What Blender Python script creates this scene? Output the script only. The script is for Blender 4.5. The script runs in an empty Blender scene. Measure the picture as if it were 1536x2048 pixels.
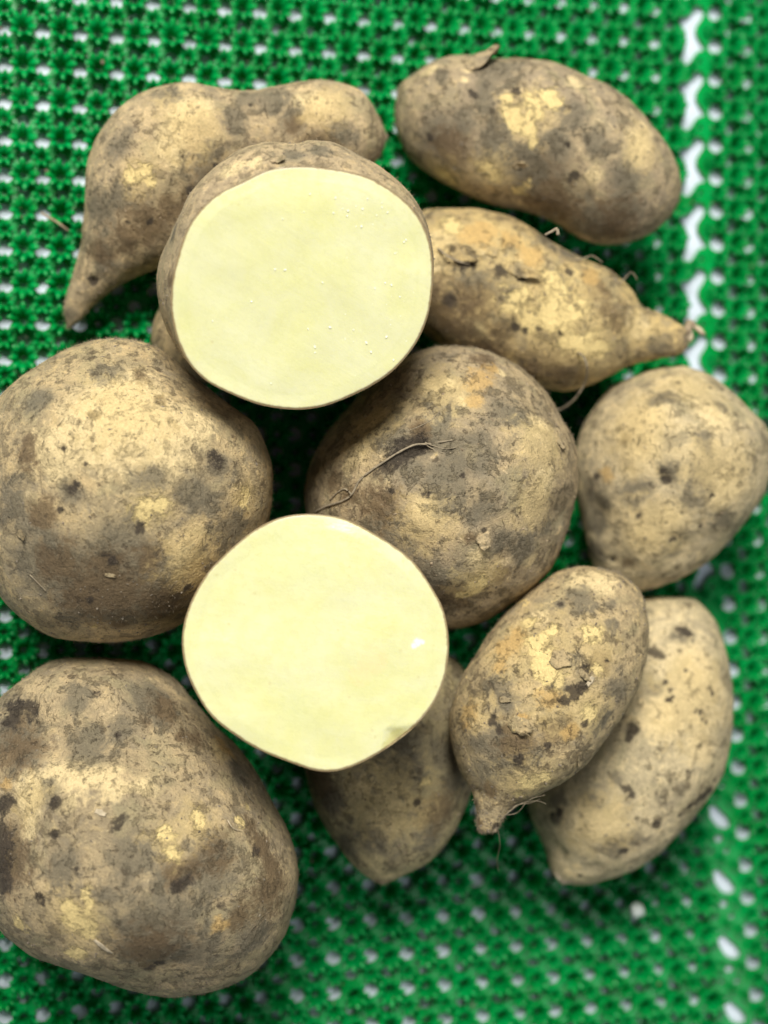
import bpy, bmesh, math, random
import numpy as np
from mathutils import Vector, Matrix, noise as mnoise
from mathutils.bvhtree import BVHTree
from mathutils.geometry import tessellate_polygon

random.seed(7); np.random.seed(7)
scene = bpy.context.scene
COL = scene.collection

# ------------------------------------------------------------------ camera
W, H = 1536.0, 2048.0
FPX = 52.0 / 36.0 * H                       # focal length in photo pixels
TILT = math.radians(13.0)
HCAM = 0.500
cam_pos = Vector((-HCAM * math.tan(TILT), 0.0, HCAM))
F_ = (Vector((0, 0, 0)) - cam_pos).normalized()
U_ = Vector((0, 1, 0))
R_ = F_.cross(U_).normalized()
cd = bpy.data.cameras.new('camera')
cam = bpy.data.objects.new('camera', cd); COL.objects.link(cam)
cd.sensor_fit = 'VERTICAL'; cd.sensor_height = 36.0; cd.sensor_width = 27.0; cd.lens = 52.0
cd.clip_start = 0.01; cd.clip_end = 20.0
cam.matrix_world = Matrix.Translation(cam_pos) @ Matrix((R_, U_, -F_)).transposed().to_4x4()
cd.dof.use_dof = True; cd.dof.focus_distance = 0.428; cd.dof.aperture_fstop = 4.8
scene.camera = cam

# ------------------------------------------------------------------ world and lamps
wd = bpy.data.worlds.new('World'); scene.world = wd; wd.use_nodes = True
bg = wd.node_tree.nodes['Background']
bg.inputs[0].default_value = (0.80, 0.90, 1.0, 1); bg.inputs[1].default_value = 0.085

def area(name, loc, target, size, power, color):
    d = bpy.data.lights.new(name, 'AREA'); d.shape = 'RECTANGLE'
    d.size, d.size_y = size; d.energy = power; d.color = color
    o = bpy.data.objects.new(name, d); COL.objects.link(o)
    o.location = loc
    o.rotation_euler = (Vector(target) - Vector(loc)).to_track_quat('-Z', 'Y').to_euler()
    return o
area('ceiling_lamp', (-0.30, 0.84, 1.18), (0, 0, 0.04), (0.60, 0.44), 35.5, (1.0, 0.975, 0.90))
area('fill_lamp', (0.55, -0.75, 1.2), (0, 0, 0.0), (0.7, 0.7), 5.0, (0.96, 0.985, 1.0))  # fill lamp added to lift shaded sides, not a light of the place

scene.view_settings.view_transform = 'Standard'
scene.view_settings.look = 'None'
scene.view_settings.gamma = 1.0
scene.view_settings.exposure = 0.0
scene.view_settings.use_curve_mapping = False

# ------------------------------------------------------------------ helpers
def ray(px, py):
    return F_ + R_ * ((px - W / 2) / FPX) - U_ * ((py - H / 2) / FPX)
def at_height(px, py, z):
    d = ray(px, py); t = (z - cam_pos.z) / d.z
    return cam_pos + d * t
def at_depth(px, py, dep):
    return cam_pos + ray(px, py) * dep
def project(p):
    v = Vector(p) - cam_pos; dz = v.dot(F_)
    return (W / 2 + v.dot(R_) / dz * FPX, H / 2 - v.dot(U_) / dz * FPX, dz)

def mesh_obj(name, verts, faces, mat=None, parent=None, smooth=True):
    me = bpy.data.meshes.new(name)
    me.from_pydata([tuple(v) for v in verts], [], faces); me.update()
    if smooth: me.polygons.foreach_set('use_smooth', [True] * len(me.polygons))
    if mat: me.materials.append(mat)
    o = bpy.data.objects.new(name, me); COL.objects.link(o)
    if parent: o.parent = parent
    return o
def tag(o, label=None, cat=None, group=None, kind=None):
    if label: o['label'] = label
    if cat: o['category'] = cat
    if group: o['group'] = group
    if kind: o['kind'] = kind
    return o

def closed_spline(pts, n):
    """closed Catmull-Rom through pts, resampled evenly to n points"""
    P = np.array(pts, float); m = len(P); out = []
    for i in range(m):
        p0, p1, p2, p3 = P[i - 1], P[i], P[(i + 1) % m], P[(i + 2) % m]
        for t in np.linspace(0, 1, 12, endpoint=False):
            out.append(0.5 * ((2 * p1) + (p2 - p0) * t + (2 * p0 - 5 * p1 + 4 * p2 - p3) * t * t
                              + (3 * p1 - p0 - 3 * p2 + p3) * t ** 3))
    Q = np.array(out); D = np.r_[0, np.cumsum(np.linalg.norm(np.roll(Q, -1, 0) - Q, axis=1))]
    s = np.linspace(0, D[-1], n, endpoint=False)
    Q2 = np.vstack([Q, Q[:1]])
    return np.c_[np.interp(s, D, Q2[:, 0]), np.interp(s, D, Q2[:, 1])]

# ------------------------------------------------------------------ node material tools
class NT:
    def __init__(self, name):
        self.m = bpy.data.materials.new(name); self.m.use_nodes = True
        self.t = self.m.node_tree; self.t.nodes.clear()
        self.out = self.n('ShaderNodeOutputMaterial')
    def n(self, typ, **kw):
        nd = self.t.nodes.new(typ)
        for k, v in kw.items(): setattr(nd, k, v)
        return nd
    def link(self, a, b): self.t.links.new(a, b)
    def setin(self, sock, v):
        if isinstance(v, bpy.types.NodeSocket): self.link(v, sock)
        else: sock.default_value = v
    def math(self, op, a, b=0.0, c=None, clamp=False):
        nd = self.n('ShaderNodeMath', operation=op, use_clamp=clamp)
        self.setin(nd.inputs[0], a); self.setin(nd.inputs[1], b)
        if c is not None: self.setin(nd.inputs[2], c)
        return nd.outputs[0]
    def noise(self, vec, scale, detail=4, rough=0.55, dist=0.0):
        nd = self.n('ShaderNodeTexNoise'); self.link(vec, nd.inputs['Vector'])
        nd.inputs['Scale'].default_value = scale; nd.inputs['Detail'].default_value = detail
        nd.inputs['Roughness'].default_value = rough; nd.inputs['Distortion'].default_value = dist
        return nd.outputs['Fac']
    def voro(self, vec, scale, rnd=1.0, feature='F1'):
        nd = self.n('ShaderNodeTexVoronoi', feature=feature); self.link(vec, nd.inputs['Vector'])
        nd.inputs['Scale'].default_value = scale; nd.inputs['Randomness'].default_value = rnd
        return nd
    def step(self, v, lo, hi, a=0.0, b=1.0):
        nd = self.n('ShaderNodeMapRange', interpolation_type='SMOOTHSTEP')
        self.setin(nd.inputs['Value'], v)
        for k, x in (('From Min', lo), ('From Max', hi), ('To Min', a), ('To Max', b)):
            self.setin(nd.inputs[k], x)
        return nd.outputs[0]
    def mix(self, f, a, b, mode='MIX'):
        nd = self.n('ShaderNodeMix', data_type='RGBA', blend_type=mode)
        self.setin(nd.inputs['Factor'], f)
        for s, v in ((nd.inputs[6], a), (nd.inputs[7], b)):
            if isinstance(v, bpy.types.NodeSocket): self.link(v, s)
            else: s.default_value = (*v, 1) if len(v) == 3 else v
        return nd.outputs[2]
    def attr(self, name):
        nd = self.n('ShaderNodeAttribute', attribute_name=name)
        return nd.outputs['Fac']
    def coords(self, scale=(1, 1, 1), offset=(0, 0, 0), rot=(0, 0, 0)):
        tc = self.n('ShaderNodeTexCoord'); mp = self.n('ShaderNodeMapping')
        self.link(tc.outputs['Object'], mp.inputs[0])
        mp.inputs['Scale'].default_value = scale; mp.inputs['Location'].default_value = offset
        mp.inputs['Rotation'].default_value = rot
        return mp.outputs[0]
    def bump(self, h, dist, strength=1.0, prev=None):
        b = self.n('ShaderNodeBump'); self.link(h, b.inputs['Height'])
        b.inputs['Distance'].default_value = dist; b.inputs['Strength'].default_value = strength
        if prev is not None: self.link(prev, b.inputs['Normal'])
        return b.outputs[0]

MASKS = ('pale_lit', 'yel', 'org', 'brn', 'dirt', 'drk', 'gold')

def skin_material(seed, base=(0.40, 0.30, 0.165), alt=(0.30, 0.23, 0.14), yellow=0.0, dirt=0.0, spots=0.5, pale=0.0, cake=0.5):
    """dusty potato skin: mm-scaled noise patches, rubbed yellow areas, soil stains, lenticels"""
    base = tuple(x * k for x, k in zip(base, (1.46, 1.44, 1.36))); alt = tuple(x * k for x, k in zip(alt, (1.26, 1.25, 1.18)))
    t = NT('potato_skin')
    off = (seed * 37.1, seed * 13.7, seed * 71.3)
    v = t.coords((1000, 1000, 1000), off)
    big = t.noise(v, 0.05, 4, 0.6, 0.6)
    pn = t.noise(v, 0.11, 8, 0.66, 0.7)
    rag = t.noise(v, 0.38, 6, 0.68, 0.4)
    fine = t.noise(v, 1.5, 4, 0.7)
    grain = t.noise(v, 5.5, 2, 0.6)
    c = t.mix(t.step(big, 0.36, 0.64), alt, base)
    # mottling of a few millimetres
    c = t.mix(t.step(rag, 0.50, 0.68, 0, 0.65), c, tuple(x * k for x, k in zip(base, (1.30, 1.27, 1.15))))
    c = t.mix(t.step(rag, 0.50, 0.34, 0, 0.60), c, tuple(x * 0.66 for x in alt))
    # greyish-purple clouds
    c = t.mix(t.step(t.noise(v, 0.085, 7, 0.62, 1.2), 0.52, 0.64, 0, 0.5), c, (0.27, 0.225, 0.155))
    c = t.mix(t.step(t.noise(t.coords((1000, 1000, 1000), (off[1], off[2], off[0])), 0.06, 6, 0.6, 0.8), 0.50, 0.66, 0, 0.5), c, (0.35, 0.30, 0.165))
    # soil film with ragged borders
    film = t.math('ADD', t.math('MULTIPLY', big, 0.45), t.math('MULTIPLY', pn, 0.55))
    film = t.math('ADD', film, t.math('MULTIPLY', t.math('SUBTRACT', rag, 0.5), 0.30))
    c = t.mix(t.step(film, 0.53 - dirt * 0.10, 0.60 - dirt * 0.10, 0, 0.55), c, (0.225, 0.185, 0.115))
    # caked grime: ragged millimetre flecks gathered in drifts
    gn = t.noise(t.coords((1000, 1000, 1000), (off[2] + 5, off[0], off[1])), 0.26, 9, 0.76, 0.5)
    gm = t.math('MULTIPLY_ADD', t.math('SUBTRACT', pn, 0.5), 0.55, gn)
    grime = t.step(gm, 0.555 - dirt * 0.05, 0.61 - dirt * 0.05)
    c = t.mix(t.math('MULTIPLY', grime, cake), c, (0.150, 0.115, 0.070))
    # rubbed areas with ragged edges
    rub = t.math('ADD', t.math('SUBTRACT', 1.0, pn), t.math('MULTIPLY', t.math('SUBTRACT', rag, 0.5), 0.25))
    c = t.mix(t.step(rub, 0.645 - pale * 0.12, 0.685 - pale * 0.12, 0, 0.65), c, (0.72, 0.555, 0.32))
    c = t.mix(t.step(rub, 0.70 - yellow * 0.16, 0.72 - yellow * 0.16, 0, 0.75), c, (0.75, 0.56, 0.22))
    # placed patches: own stains and scuffs, some lit and shaded parts painted in
    wob = t.math('ADD', t.math('MULTIPLY', t.math('SUBTRACT', pn, 0.5), 1.5), t.math('MULTIPLY', t.math('SUBTRACT', rag, 0.5), 1.4))
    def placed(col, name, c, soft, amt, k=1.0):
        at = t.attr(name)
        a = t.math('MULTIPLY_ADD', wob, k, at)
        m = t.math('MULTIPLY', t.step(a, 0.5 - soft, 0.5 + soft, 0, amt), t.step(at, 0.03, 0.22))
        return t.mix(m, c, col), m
    c, _ = placed((0.80, 0.625, 0.335), 'pale_lit', c, 0.24, 0.85)
    c, _ = placed((0.165, 0.142, 0.098), 'dirt', c, 0.26, 0.80)
    c, _ = placed((0.135, 0.088, 0.045), 'brn', c, 0.28, 0.80, -1.0)
    c, _ = placed((0.68, 0.51, 0.23), 'gold', c, 0.34, 0.55, -1.1)
    c, _ = placed((0.60, 0.38, 0.135), 'org', c, 0.26, 0.66, -1.0)
    c, ym = placed((0.84, 0.65, 0.29), 'yel', c, 0.17, 0.84, -1.25)
    c = t.mix(t.math('MULTIPLY', grime, cake * 0.65), c, (0.20, 0.155, 0.085))
    c, dm = placed((0.052, 0.040, 0.030), 'drk', c, 0.18, 0.88)
    # lenticels: small dark pits, denser in clouds
    vw = t.n('ShaderNodeVectorMath', operation='ADD')
    t.link(v, vw.inputs[0])
    nz = t.n('ShaderNodeTexNoise'); t.link(v, nz.inputs['Vector']); nz.inputs['Scale'].default_value = 0.5
    sc = t.n('ShaderNodeVectorMath', operation='SCALE'); t.link(nz.outputs['Color'], sc.inputs[0]); sc.inputs['Scale'].default_value = 3.4
    t.link(sc.outputs[0], vw.inputs[1])
    vo = t.voro(vw.outputs[0], 0.22)
    rnd = t.n('ShaderNodeSeparateColor'); t.link(vo.outputs['Color'], rnd.inputs[0])
    rad = t.math('MULTIPLY', rnd.outputs[0], 0.26)
    pit = t.step(t.math('SUBTRACT', vo.outputs['Distance'], rad), -0.05, 0.12, 1, 0)
    pit = t.math('MULTIPLY', pit, t.step(t.math('ADD', rnd.outputs[1], pn), 1.10 - spots * 0.5, 1.35 - spots * 0.5))
    pit = t.math('MULTIPLY', pit, t.step(fine, 0.36, 0.60))
    c = t.mix(t.math('MULTIPLY', pit, 0.66), c, (0.095, 0.068, 0.043))
    vo2 = t.voro(vw.outputs[0], 0.66)
    r2 = t.n('ShaderNodeSeparateColor'); t.link(vo2.outputs['Color'], r2.inputs[0])
    dot = t.math('MULTIPLY', t.step(vo2.outputs['Distance'], 0.10, 0.30, 1, 0), t.step(t.math('ADD', r2.outputs[0], rag), 1.10, 1.25))
    c = t.mix(t.math('MULTIPLY', dot, 0.55), c, (0.10, 0.072, 0.045))
    # short scaly cracks
    vs = t.coords((1000, 420, 1000), (off[2], off[0], off[1]), (0.3, 0.2, seed * 1.3))
    crack = t.noise(vs, 0.50, 6, 0.72, 0.8)
    crk = t.math('MULTIPLY', t.step(crack, 0.60, 0.68), t.step(big, 0.40, 0.60))
    c = t.mix(t.math('MULTIPLY', crk, 0.60), c, (0.085, 0.062, 0.042))
    c = t.mix(t.step(crack, 0.37, 0.30, 0, 0.45), c, (0.50, 0.41, 0.27))
    g = t.math('ADD', t.math('MULTIPLY_ADD', fine, 0.85, 0.29), t.math('MULTIPLY', grain, 0.57))
    gr = t.n('ShaderNodeCombineColor')
    for i in range(3): t.link(g, gr.inputs[i])
    c = t.mix(1.0, c, gr.outputs[0], 'MULTIPLY')
    b = t.n('ShaderNodeBsdfPrincipled')
    t.link(c, b.inputs['Base Color'])
    b.inputs['Roughness'].default_value = 0.82
    b.inputs['Specular IOR Level'].default_value = 0.25
    hsum = t.math('ADD', t.math('MULTIPLY', fine, 0.55), t.math('MULTIPLY', grain, 0.15))
    hsum = t.math('SUBTRACT', hsum, t.math('MULTIPLY', crk, 0.55))
    hsum = t.math('SUBTRACT', hsum, t.math('MULTIPLY', pit, 0.45))
    hsum = t.math('ADD', hsum, t.math('MULTIPLY', rag, 0.95))
    hsum = t.math('ADD', hsum, t.math('MULTIPLY', grime, 0.15 + 0.35 * cake))
    hsum = t.math('SUBTRACT', hsum, t.math('MULTIPLY', ym, 0.5))
    t.link(t.bump(hsum, 0.0010, 0.9), b.inputs['Normal'])
    t.link(b.outputs[0], t.out.inputs[0])
    return t.m

def flesh_material(seed, angle, base):
    t = NT('potato_flesh')
    v = t.coords((1000, 1000, 1000), (seed * 19, seed * 7, 0))
    cloud = t.noise(v, 0.05, 5, 0.6, 0.5)
    tc = t.n('ShaderNodeTexCoord'); mp1 = t.n('ShaderNodeMapping'); mp2 = t.n('ShaderNodeMapping')
    t.link(tc.outputs['Object'], mp1.inputs[0]); mp1.inputs['Rotation'].default_value = (0, 0, angle)
    t.link(mp1.outputs[0], mp2.inputs[0]); mp2.inputs['Scale'].default_value = (150, 1000, 1000)
    streak = t.noise(mp2.outputs[0], 0.22, 5, 0.6, 0.2)
    fine = t.noise(v, 1.6, 4, 0.65)
    c = t.mix(t.step(cloud, 0.35, 0.66), base, (base[0] * 0.975, base[1] * 0.975, base[2] * 0.82))
    c = t.mix(t.step(streak, 0.50, 0.72, 0, 0.25), c, (base[0] * 1.0, base[1] * 1.02, base[2] * 1.22))
    c = t.mix(t.step(t.noise(v, 0.028, 2, 0.5), 0.52, 0.68, 0, 0.5), c, (base[0] * 0.955, base[1] * 1.0, base[2] * 0.92))
    # pink, white and olive spots placed on this face
    c = t.mix(t.step(t.math('ADD', t.attr('pink'), t.math('MULTIPLY', t.math('SUBTRACT', fine, 0.5), 0.4)), 0.3, 0.7, 0, 0.5), c, (0.80, 0.63, 0.33))
    c = t.mix(t.step(t.math('ADD', t.attr('white'), t.math('MULTIPLY', t.math('SUBTRACT', fine, 0.5), 0.6)), 0.40, 0.75, 0, 0.8), c, (0.86, 0.88, 0.80))
    c = t.mix(t.step(t.math('ADD', t.attr('olive'), t.math('MULTIPLY', t.math('SUBTRACT', fine, 0.5), 0.4)), 0.4, 0.6, 0, 0.85), c, (0.56, 0.53, 0.21))
    # cambium ring, skin edge
    e = t.math('ADD', t.attr('edge'), t.math('MULTIPLY', t.math('SUBTRACT', t.noise(v, 0.35, 5, 0.7), 0.5), 0.9))
    c = t.mix(t.step(e, 0.9, 1.9, 0.35, 0), c, (0.66, 0.62, 0.37))
    c = t.mix(t.step(t.math('ABSOLUTE', t.math('SUBTRACT', e, 4.2)), 0.15, 0.7, 0.22, 0), c, (0.60, 0.60, 0.30))
    c = t.mix(t.step(e, 0.30, 0.80, 0.92, 0), c, (0.27, 0.19, 0.10))
    speck = t.voro(v, 0.16)
    c = t.mix(t.step(speck.outputs['Distance'], 0.05, 0.10, 0.35, 0), c, (0.52, 0.45, 0.2))
    b = t.n('ShaderNodeBsdfPrincipled')
    t.link(c, b.inputs['Base Color'])
    t.setin(b.inputs['Roughness'], t.step(t.noise(v, 0.35, 4, 0.7), 0.40, 0.62, 0.22, 0.5))
    b.inputs['Specular IOR Level'].default_value = 0.4
    b.inputs['Subsurface Weight'].default_value = 0.25
    b.inputs['Subsurface Radius'].default_value = (0.9, 0.8, 0.3); b.inputs['Subsurface Scale'].default_value = 0.0022
    h = t.math('ADD', t.math('MULTIPLY', streak, 0.40), t.math('MULTIPLY', fine, 0.10))
    h = t.math('ADD', h, t.math('MULTIPLY', cloud, 0.8))
    t.link(t.bump(h, 0.0007, 0.45), b.inputs['Normal'])
    t.link(b.outputs[0], t.out.inputs[0])
    return t.m

def plain_material(name, col, rough=0.8, var=0.25, scale=400, spec=0.3):
    t = NT(name); v = t.coords((1, 1, 1))
    n = t.noise(v, scale, 5, 0.65)
    c = t.mix(t.step(n, 0.3, 0.7), tuple(x * (1 - var) for x in col), tuple(min(1, x * (1 + var)) for x in col))
    b = t.n('ShaderNodeBsdfPrincipled'); t.link(c, b.inputs['Base Color'])
    b.inputs['Roughness'].default_value = rough; b.inputs['Specular IOR Level'].default_value = spec
    t.link(t.bump(n, 0.0004, 0.4), b.inputs['Normal'])
    t.link(b.outputs[0], t.out.inputs[0]); return t.m

def turf_material():
    t = NT('green_turf_plastic')
    geo = t.n('ShaderNodeNewGeometry')
    n1 = t.noise(geo.outputs['Position'], 55, 2, 0.6)
    n2 = t.noise(geo.outputs['Position'], 420, 3, 0.6)
    c = t.mix(t.step(n1, 0.3, 0.7), (0.0002, 0.36, 0.055), (0.0004, 0.48, 0.100))
    c = t.mix(t.step(n2, 0.40, 0.70, 0, 0.5), c, (0.0006, 0.52, 0.14))
    b = t.n('ShaderNodeBsdfPrincipled'); t.link(c, b.inputs['Base Color'])
    b.inputs['Roughness'].default_value = 0.27; b.inputs['Specular IOR Level'].default_value = 0.5
    t.link(t.bump(n2, 0.0006, 0.5), b.inputs['Normal'])
    tr = t.n('ShaderNodeBsdfTranslucent'); t.link(c, tr.inputs[0])
    ms = t.n('ShaderNodeMixShader'); ms.inputs[0].default_value = 0.42
    t.link(b.outputs[0], ms.inputs[1]); t.link(tr.outputs[0], ms.inputs[2])
    t.link(ms.outputs[0], t.out.inputs[0]); return t.m

M_TURF = turf_material()
M_TABLE = plain_material('white_table_top', (0.64, 0.70, 0.80), 0.45, 0.03, 60)
M_FLAKE = plain_material('peeling_skin', (0.30, 0.23, 0.15), 0.85, 0.4, 500)
M_FLAKE_PALE = plain_material('pale_peel', (0.46, 0.38, 0.26), 0.85, 0.3, 500)
M_ROOT = plain_material('dry_root', (0.27, 0.22, 0.15), 0.85, 0.35, 700)
M_SOIL = plain_material('dry_soil', (0.20, 0.165, 0.12), 0.95, 0.45, 900)
M_WHITE = plain_material('white_crumb', (0.80, 0.86, 0.80), 0.6, 0.05, 500)

# ------------------------------------------------------------------ outlines (photo pixels) of the tubers
OUT = dict(
E=[(234,680),(305,690),(352,721),(410,772),(461,815),(508,850),(531,897),(545,943),(546,994),(537,1040),(515,1095),(475,1160),(425,1212),(359,1248),(305,1268),(234,1281),(156,1277),(98,1266),(51,1238),(12,1205),(-15,1160),(-35,1090),(-40,1000),(-35,910),(-20,845),(0,797),(39,757),(98,717),(156,690)],
F=[(897,692),(952,698),(991,711),(1030,731),(1069,762),(1100,801),(1123,844),(1147,883),(1155,934),(1153,985),(1139,1039),(1120,1094),(1096,1141),(1049,1188),(998,1223),(952,1246),(901,1256),(840,1250),(770,1220),(700,1165),(650,1105),(618,1050),(610,1000),(615,950),(632,900),(662,855),(705,805),(755,755),(800,722),(850,698)],
M=[(174,1314),(226,1316),(283,1324),(343,1353),(387,1401),(428,1454),(472,1494),(509,1542),(541,1595),(573,1651),(595,1716),(598,1764),(589,1817),(565,1877),(525,1926),(476,1962),(404,1986),(323,1994),(262,1982),(161,1946),(81,1918),(32,1885),(0,1858),(-35,1800),(-55,1700),(-58,1600),(-50,1500),(-28,1435),(0,1397),(40,1365),(89,1332),(129,1319)],
G=[(1359,724),(1385,729),(1424,746),(1462,777),(1496,813),(1527,846),(1538,875),(1543,913),(1536,965),(1527,998),(1506,1037),(1470,1081),(1436,1114),(1398,1138),(1346,1161),(1295,1176),(1250,1176),(1210,1160),(1182,1125),(1166,1065),(1156,990),(1152,926),(1156,885),(1166,849),(1192,810),(1225,779),(1269,754),(1308,735)],
I=[(1166,1133),(1213,1138),(1254,1155),(1283,1184),(1295,1225),(1298,1284),(1286,1343),(1265,1401),(1224,1460),(1178,1524),(1125,1565),(1066,1595),(1028,1615),(1004,1645),(984,1662),(957,1656),(952,1618),(943,1577),(920,1530),(905,1483),(901,1436),(911,1390),(932,1343),(967,1284),(1002,1237),(1043,1196),(1084,1164),(1125,1140)],
J=[(1336,1193),(1389,1196),(1424,1225),(1444,1266),(1459,1325),(1466,1384),(1466,1460),(1456,1518),(1435,1571),(1389,1630),(1330,1694),(1271,1735),(1225,1753),(1172,1767),(1125,1762),(1101,1741),(1090,1700),(1072,1659),(1055,1610),(1062,1555),(1090,1480),(1140,1380),(1200,1280),(1255,1218),(1295,1198)],
L=[(615,1565),(633,1624),(668,1682),(715,1735),(762,1765),(814,1744),(861,1721),(902,1677),(932,1612),(950,1540),(955,1460),(940,1375),(905,1318),(830,1292),(740,1300),(660,1350),(612,1425),(603,1500)],
B=[(794,211),(802,175),(830,148),(877,118),(929,110),(988,114),(1048,118),(1108,128),(1167,150),(1227,175),(1278,219),(1326,279),(1354,326),(1362,374),(1350,418),(1318,453),(1274,477),(1219,485),(1167,477),(1108,449),(1048,427),(969,408),(909,382),(861,354),(822,318),(802,279),(794,247)],
D=[(790,450),(848,422),(921,417),(981,424),(1030,438),(1078,465),(1123,493),(1167,517),(1216,541),(1256,574),(1286,610),(1317,622),(1349,638),(1373,658),(1375,691),(1361,709),(1317,719),(1264,731),(1224,751),(1183,771),(1135,783),(1090,780),(1030,762),(960,730),(880,690),(820,640),(775,570),(768,500)],
K=[(304,690),(310,640),(335,600),(390,575),(450,580),(510,620),(540,680),(535,735),(490,765),(430,770),(365,760),(320,735)],
)
A_PAIRS = [((136,655),(136,655)),((129,628),(153,646)),((132,598),(184,612)),((145,555),(240,572)),((157,500),(315,535)),((168,420),(385,510)),
 ((175,340),(430,470)),((205,262),(455,420)),((265,198),(470,390)),((357,166),(500,372)),((451,177),(535,362)),((514,177),(572,360)),
 ((559,168),(602,366)),((604,160),(635,370)),((649,159),(668,368)),((694,169),(702,360)),((725,185),(730,345)),((746,215),(752,322)),((764,248),(766,297)),((772,272),(772,272))]
C_FACE=[(593,332),(632,333),(691,342),(741,355),(780,379),(820,410),(847,449),(862,492),(867,539),(864,590),(855,637),(839,676),(812,715),(777,750),(734,777),(691,797),(644,814),(597,820),(554,816),(515,809),(456,785),(417,766),(382,734),(362,699),(347,656),(341,609),(345,555),(359,500),(378,449),(409,410),(448,379),(495,361),(515,345),(550,336)]
C_BODY=[(597,286),(624,279),(663,283),(702,301),(741,324),(780,352),(818,388),(843,425),(861,480),(866,539),(860,590),(848,637),(830,676),(800,712),(764,744),(724,768),(685,785),(644,797),(597,800),(554,797),(515,788),(456,768),(410,748),(370,720),(346,685),(328,640),(321,590),(322,545),(331,505),(345,465),(364,426),(380,391),(417,352),(456,320),(495,297),(542,283)]
H_FACE=[(610,1027),(652,1029),(699,1039),(735,1059),(774,1082),(813,1109),(844,1141),(857,1168),(875,1190),(889,1223),(897,1266),(898,1305),(891,1352),(875,1395),(848,1434),(817,1465),(781,1492),(742,1516),(707,1533),(664,1545),(625,1541),(582,1525),(535,1508),(496,1488),(457,1461),(422,1434),(395,1391),(375,1352),(365,1309),(363,1273),(371,1230),(387,1191),(414,1145),(449,1109),(488,1074),(528,1047),(570,1031)]

# ------------------------------------------------------------------ tuber builder
NS, NR = 150, 176      # sections along the tuber, points round it
def pairs_from_outline(poly, a, b, n):
    """cut the outline by lines across the axis a-b and return the two sides"""
    Q = closed_spline(poly, 700); a = np.array(a, float); b = np.array(b, float)
    ax = (b - a) / np.linalg.norm(b - a); nm = np.array([-ax[1], ax[0]])
    s = (Q - a) @ ax; l = (Q - a) @ nm
    i0, i1 = int(np.argmin(s)), int(np.argmax(s))
    def chain(i, j):
        k = i; idx = [i]
        while k != j: k = (k + 1) % len(Q); idx.append(k)
        return np.array(idx)
    c1, c2 = chain(i0, i1), chain(i1, i0)[::-1]
    u = (1 - np.cos(np.linspace(0, math.pi, n))) / 2
    S = s[i0] + u * (s[i1] - s[i0])
    def side(c):
        o = np.maximum.accumulate(s[c]) + np.arange(len(c)) * 1e-7
        return np.interp(S, o, l[c])
    L1, L2 = side(c1), side(c2)
    P = lambda L: a + np.outer(S, ax) + np.outer(L, nm)
    return P(L1), P(L2)
def pairs_from_list(pairs, n):
    A = np.array([p[0] for p in pairs], float); B = np.array([p[1] for p in pairs], float)
    C = (A + B) / 2; D = np.r_[0, np.cumsum(np.linalg.norm(np.diff(C, axis=0), axis=1))]
    u = (1 - np.cos(np.linspace(0, math.pi, n))) / 2 * D[-1]
    def cr(P):                               # smooth interpolation along the chain
        m = np.gradient(P, D, axis=0); out = np.zeros((n, 2))
        for k, x in enumerate(u):
            i = min(max(int(np.searchsorted(D, x) - 1), 0), len(D) - 2)
            h = D[i + 1] - D[i]; t = (x - D[i]) / h
            out[k] = ((2*t**3-3*t**2+1)*P[i] + (t**3-2*t**2+t)*h*m[i] + (-2*t**3+3*t**2)*P[i+1] + (t**3-t**2)*h*m[i+1])
        return out
    return cr(A), cr(B)

BODIES = {}
def add_masks(me, P, blobs, bvh):
    n = len(P)
    for name in MASKS:
        v = np.zeros(n)
        for typ, x, y, r in blobs:
            if typ != name: continue
            d = ray(x, y); hit = bvh.ray_cast(cam_pos, d.normalized())
            if hit[0] is None: continue
            rm = r / FPX * (hit[0] - cam_pos).dot(F_)
            dist = np.linalg.norm(P - np.array(hit[0]), axis=1)
            v = np.maximum(v, np.clip(1 - 0.5 * dist / rm, 0, 1))
        at = me.attributes.new(name, 'FLOAT', 'POINT'); at.data.foreach_set('value', v)

def displace(P, Nn, seed, lump, mid, fin):
    o = Vector((seed * 3.3, seed * 1.7, seed * 5.1)); d = np.zeros(len(P))
    for i in range(len(P)):
        q = Vector(P[i])
        d[i] = (lump * mnoise.noise(q * 38 + o) + mid * mnoise.noise(q * 130 + o) + 0.55 * mid * mnoise.noise(q * 300 + o)
                + fin * mnoise.noise(q * 850 + o))
    return P + Nn * d[:, None]

def vnormals(P, nf):
    n = np.cross(P[nf[:, 1]] - P[nf[:, 0]], P[nf[:, 2]] - P[nf[:, 0]])
    n2 = np.cross(P[nf[:, 2]] - P[nf[:, 0]], P[nf[:, 3]] - P[nf[:, 0]]); n = n + n2
    V = np.zeros_like(P)
    for k in range(4): np.add.at(V, nf[:, k], n)
    return V / (np.linalg.norm(V, axis=1)[:, None] + 1e-12)

def dent(P, Nn, bvh, dents):
    P0 = P.copy()
    for x, y, r, dep in dents:
        hit = bvh.ray_cast(cam_pos, ray(x, y).normalized())
        if hit[0] is None: continue
        rm = r / FPX * (hit[0] - cam_pos).dot(F_)
        w = np.exp(-(np.linalg.norm(P0 - np.array(hit[0]), axis=1) / rm) ** 2)
        P = P - Nn * (w * dep * 0.001)[:, None]
    return P

def grid_faces(ns, nr):
    i = np.arange(ns - 1)[:, None]; j = np.arange(nr)[None, :]; jn = (j + 1) % nr
    f = np.stack([i * nr + j, i * nr + jn, (i + 1) * nr + jn, (i + 1) * nr + j], -1).reshape(-1, 4)
    return f

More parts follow.
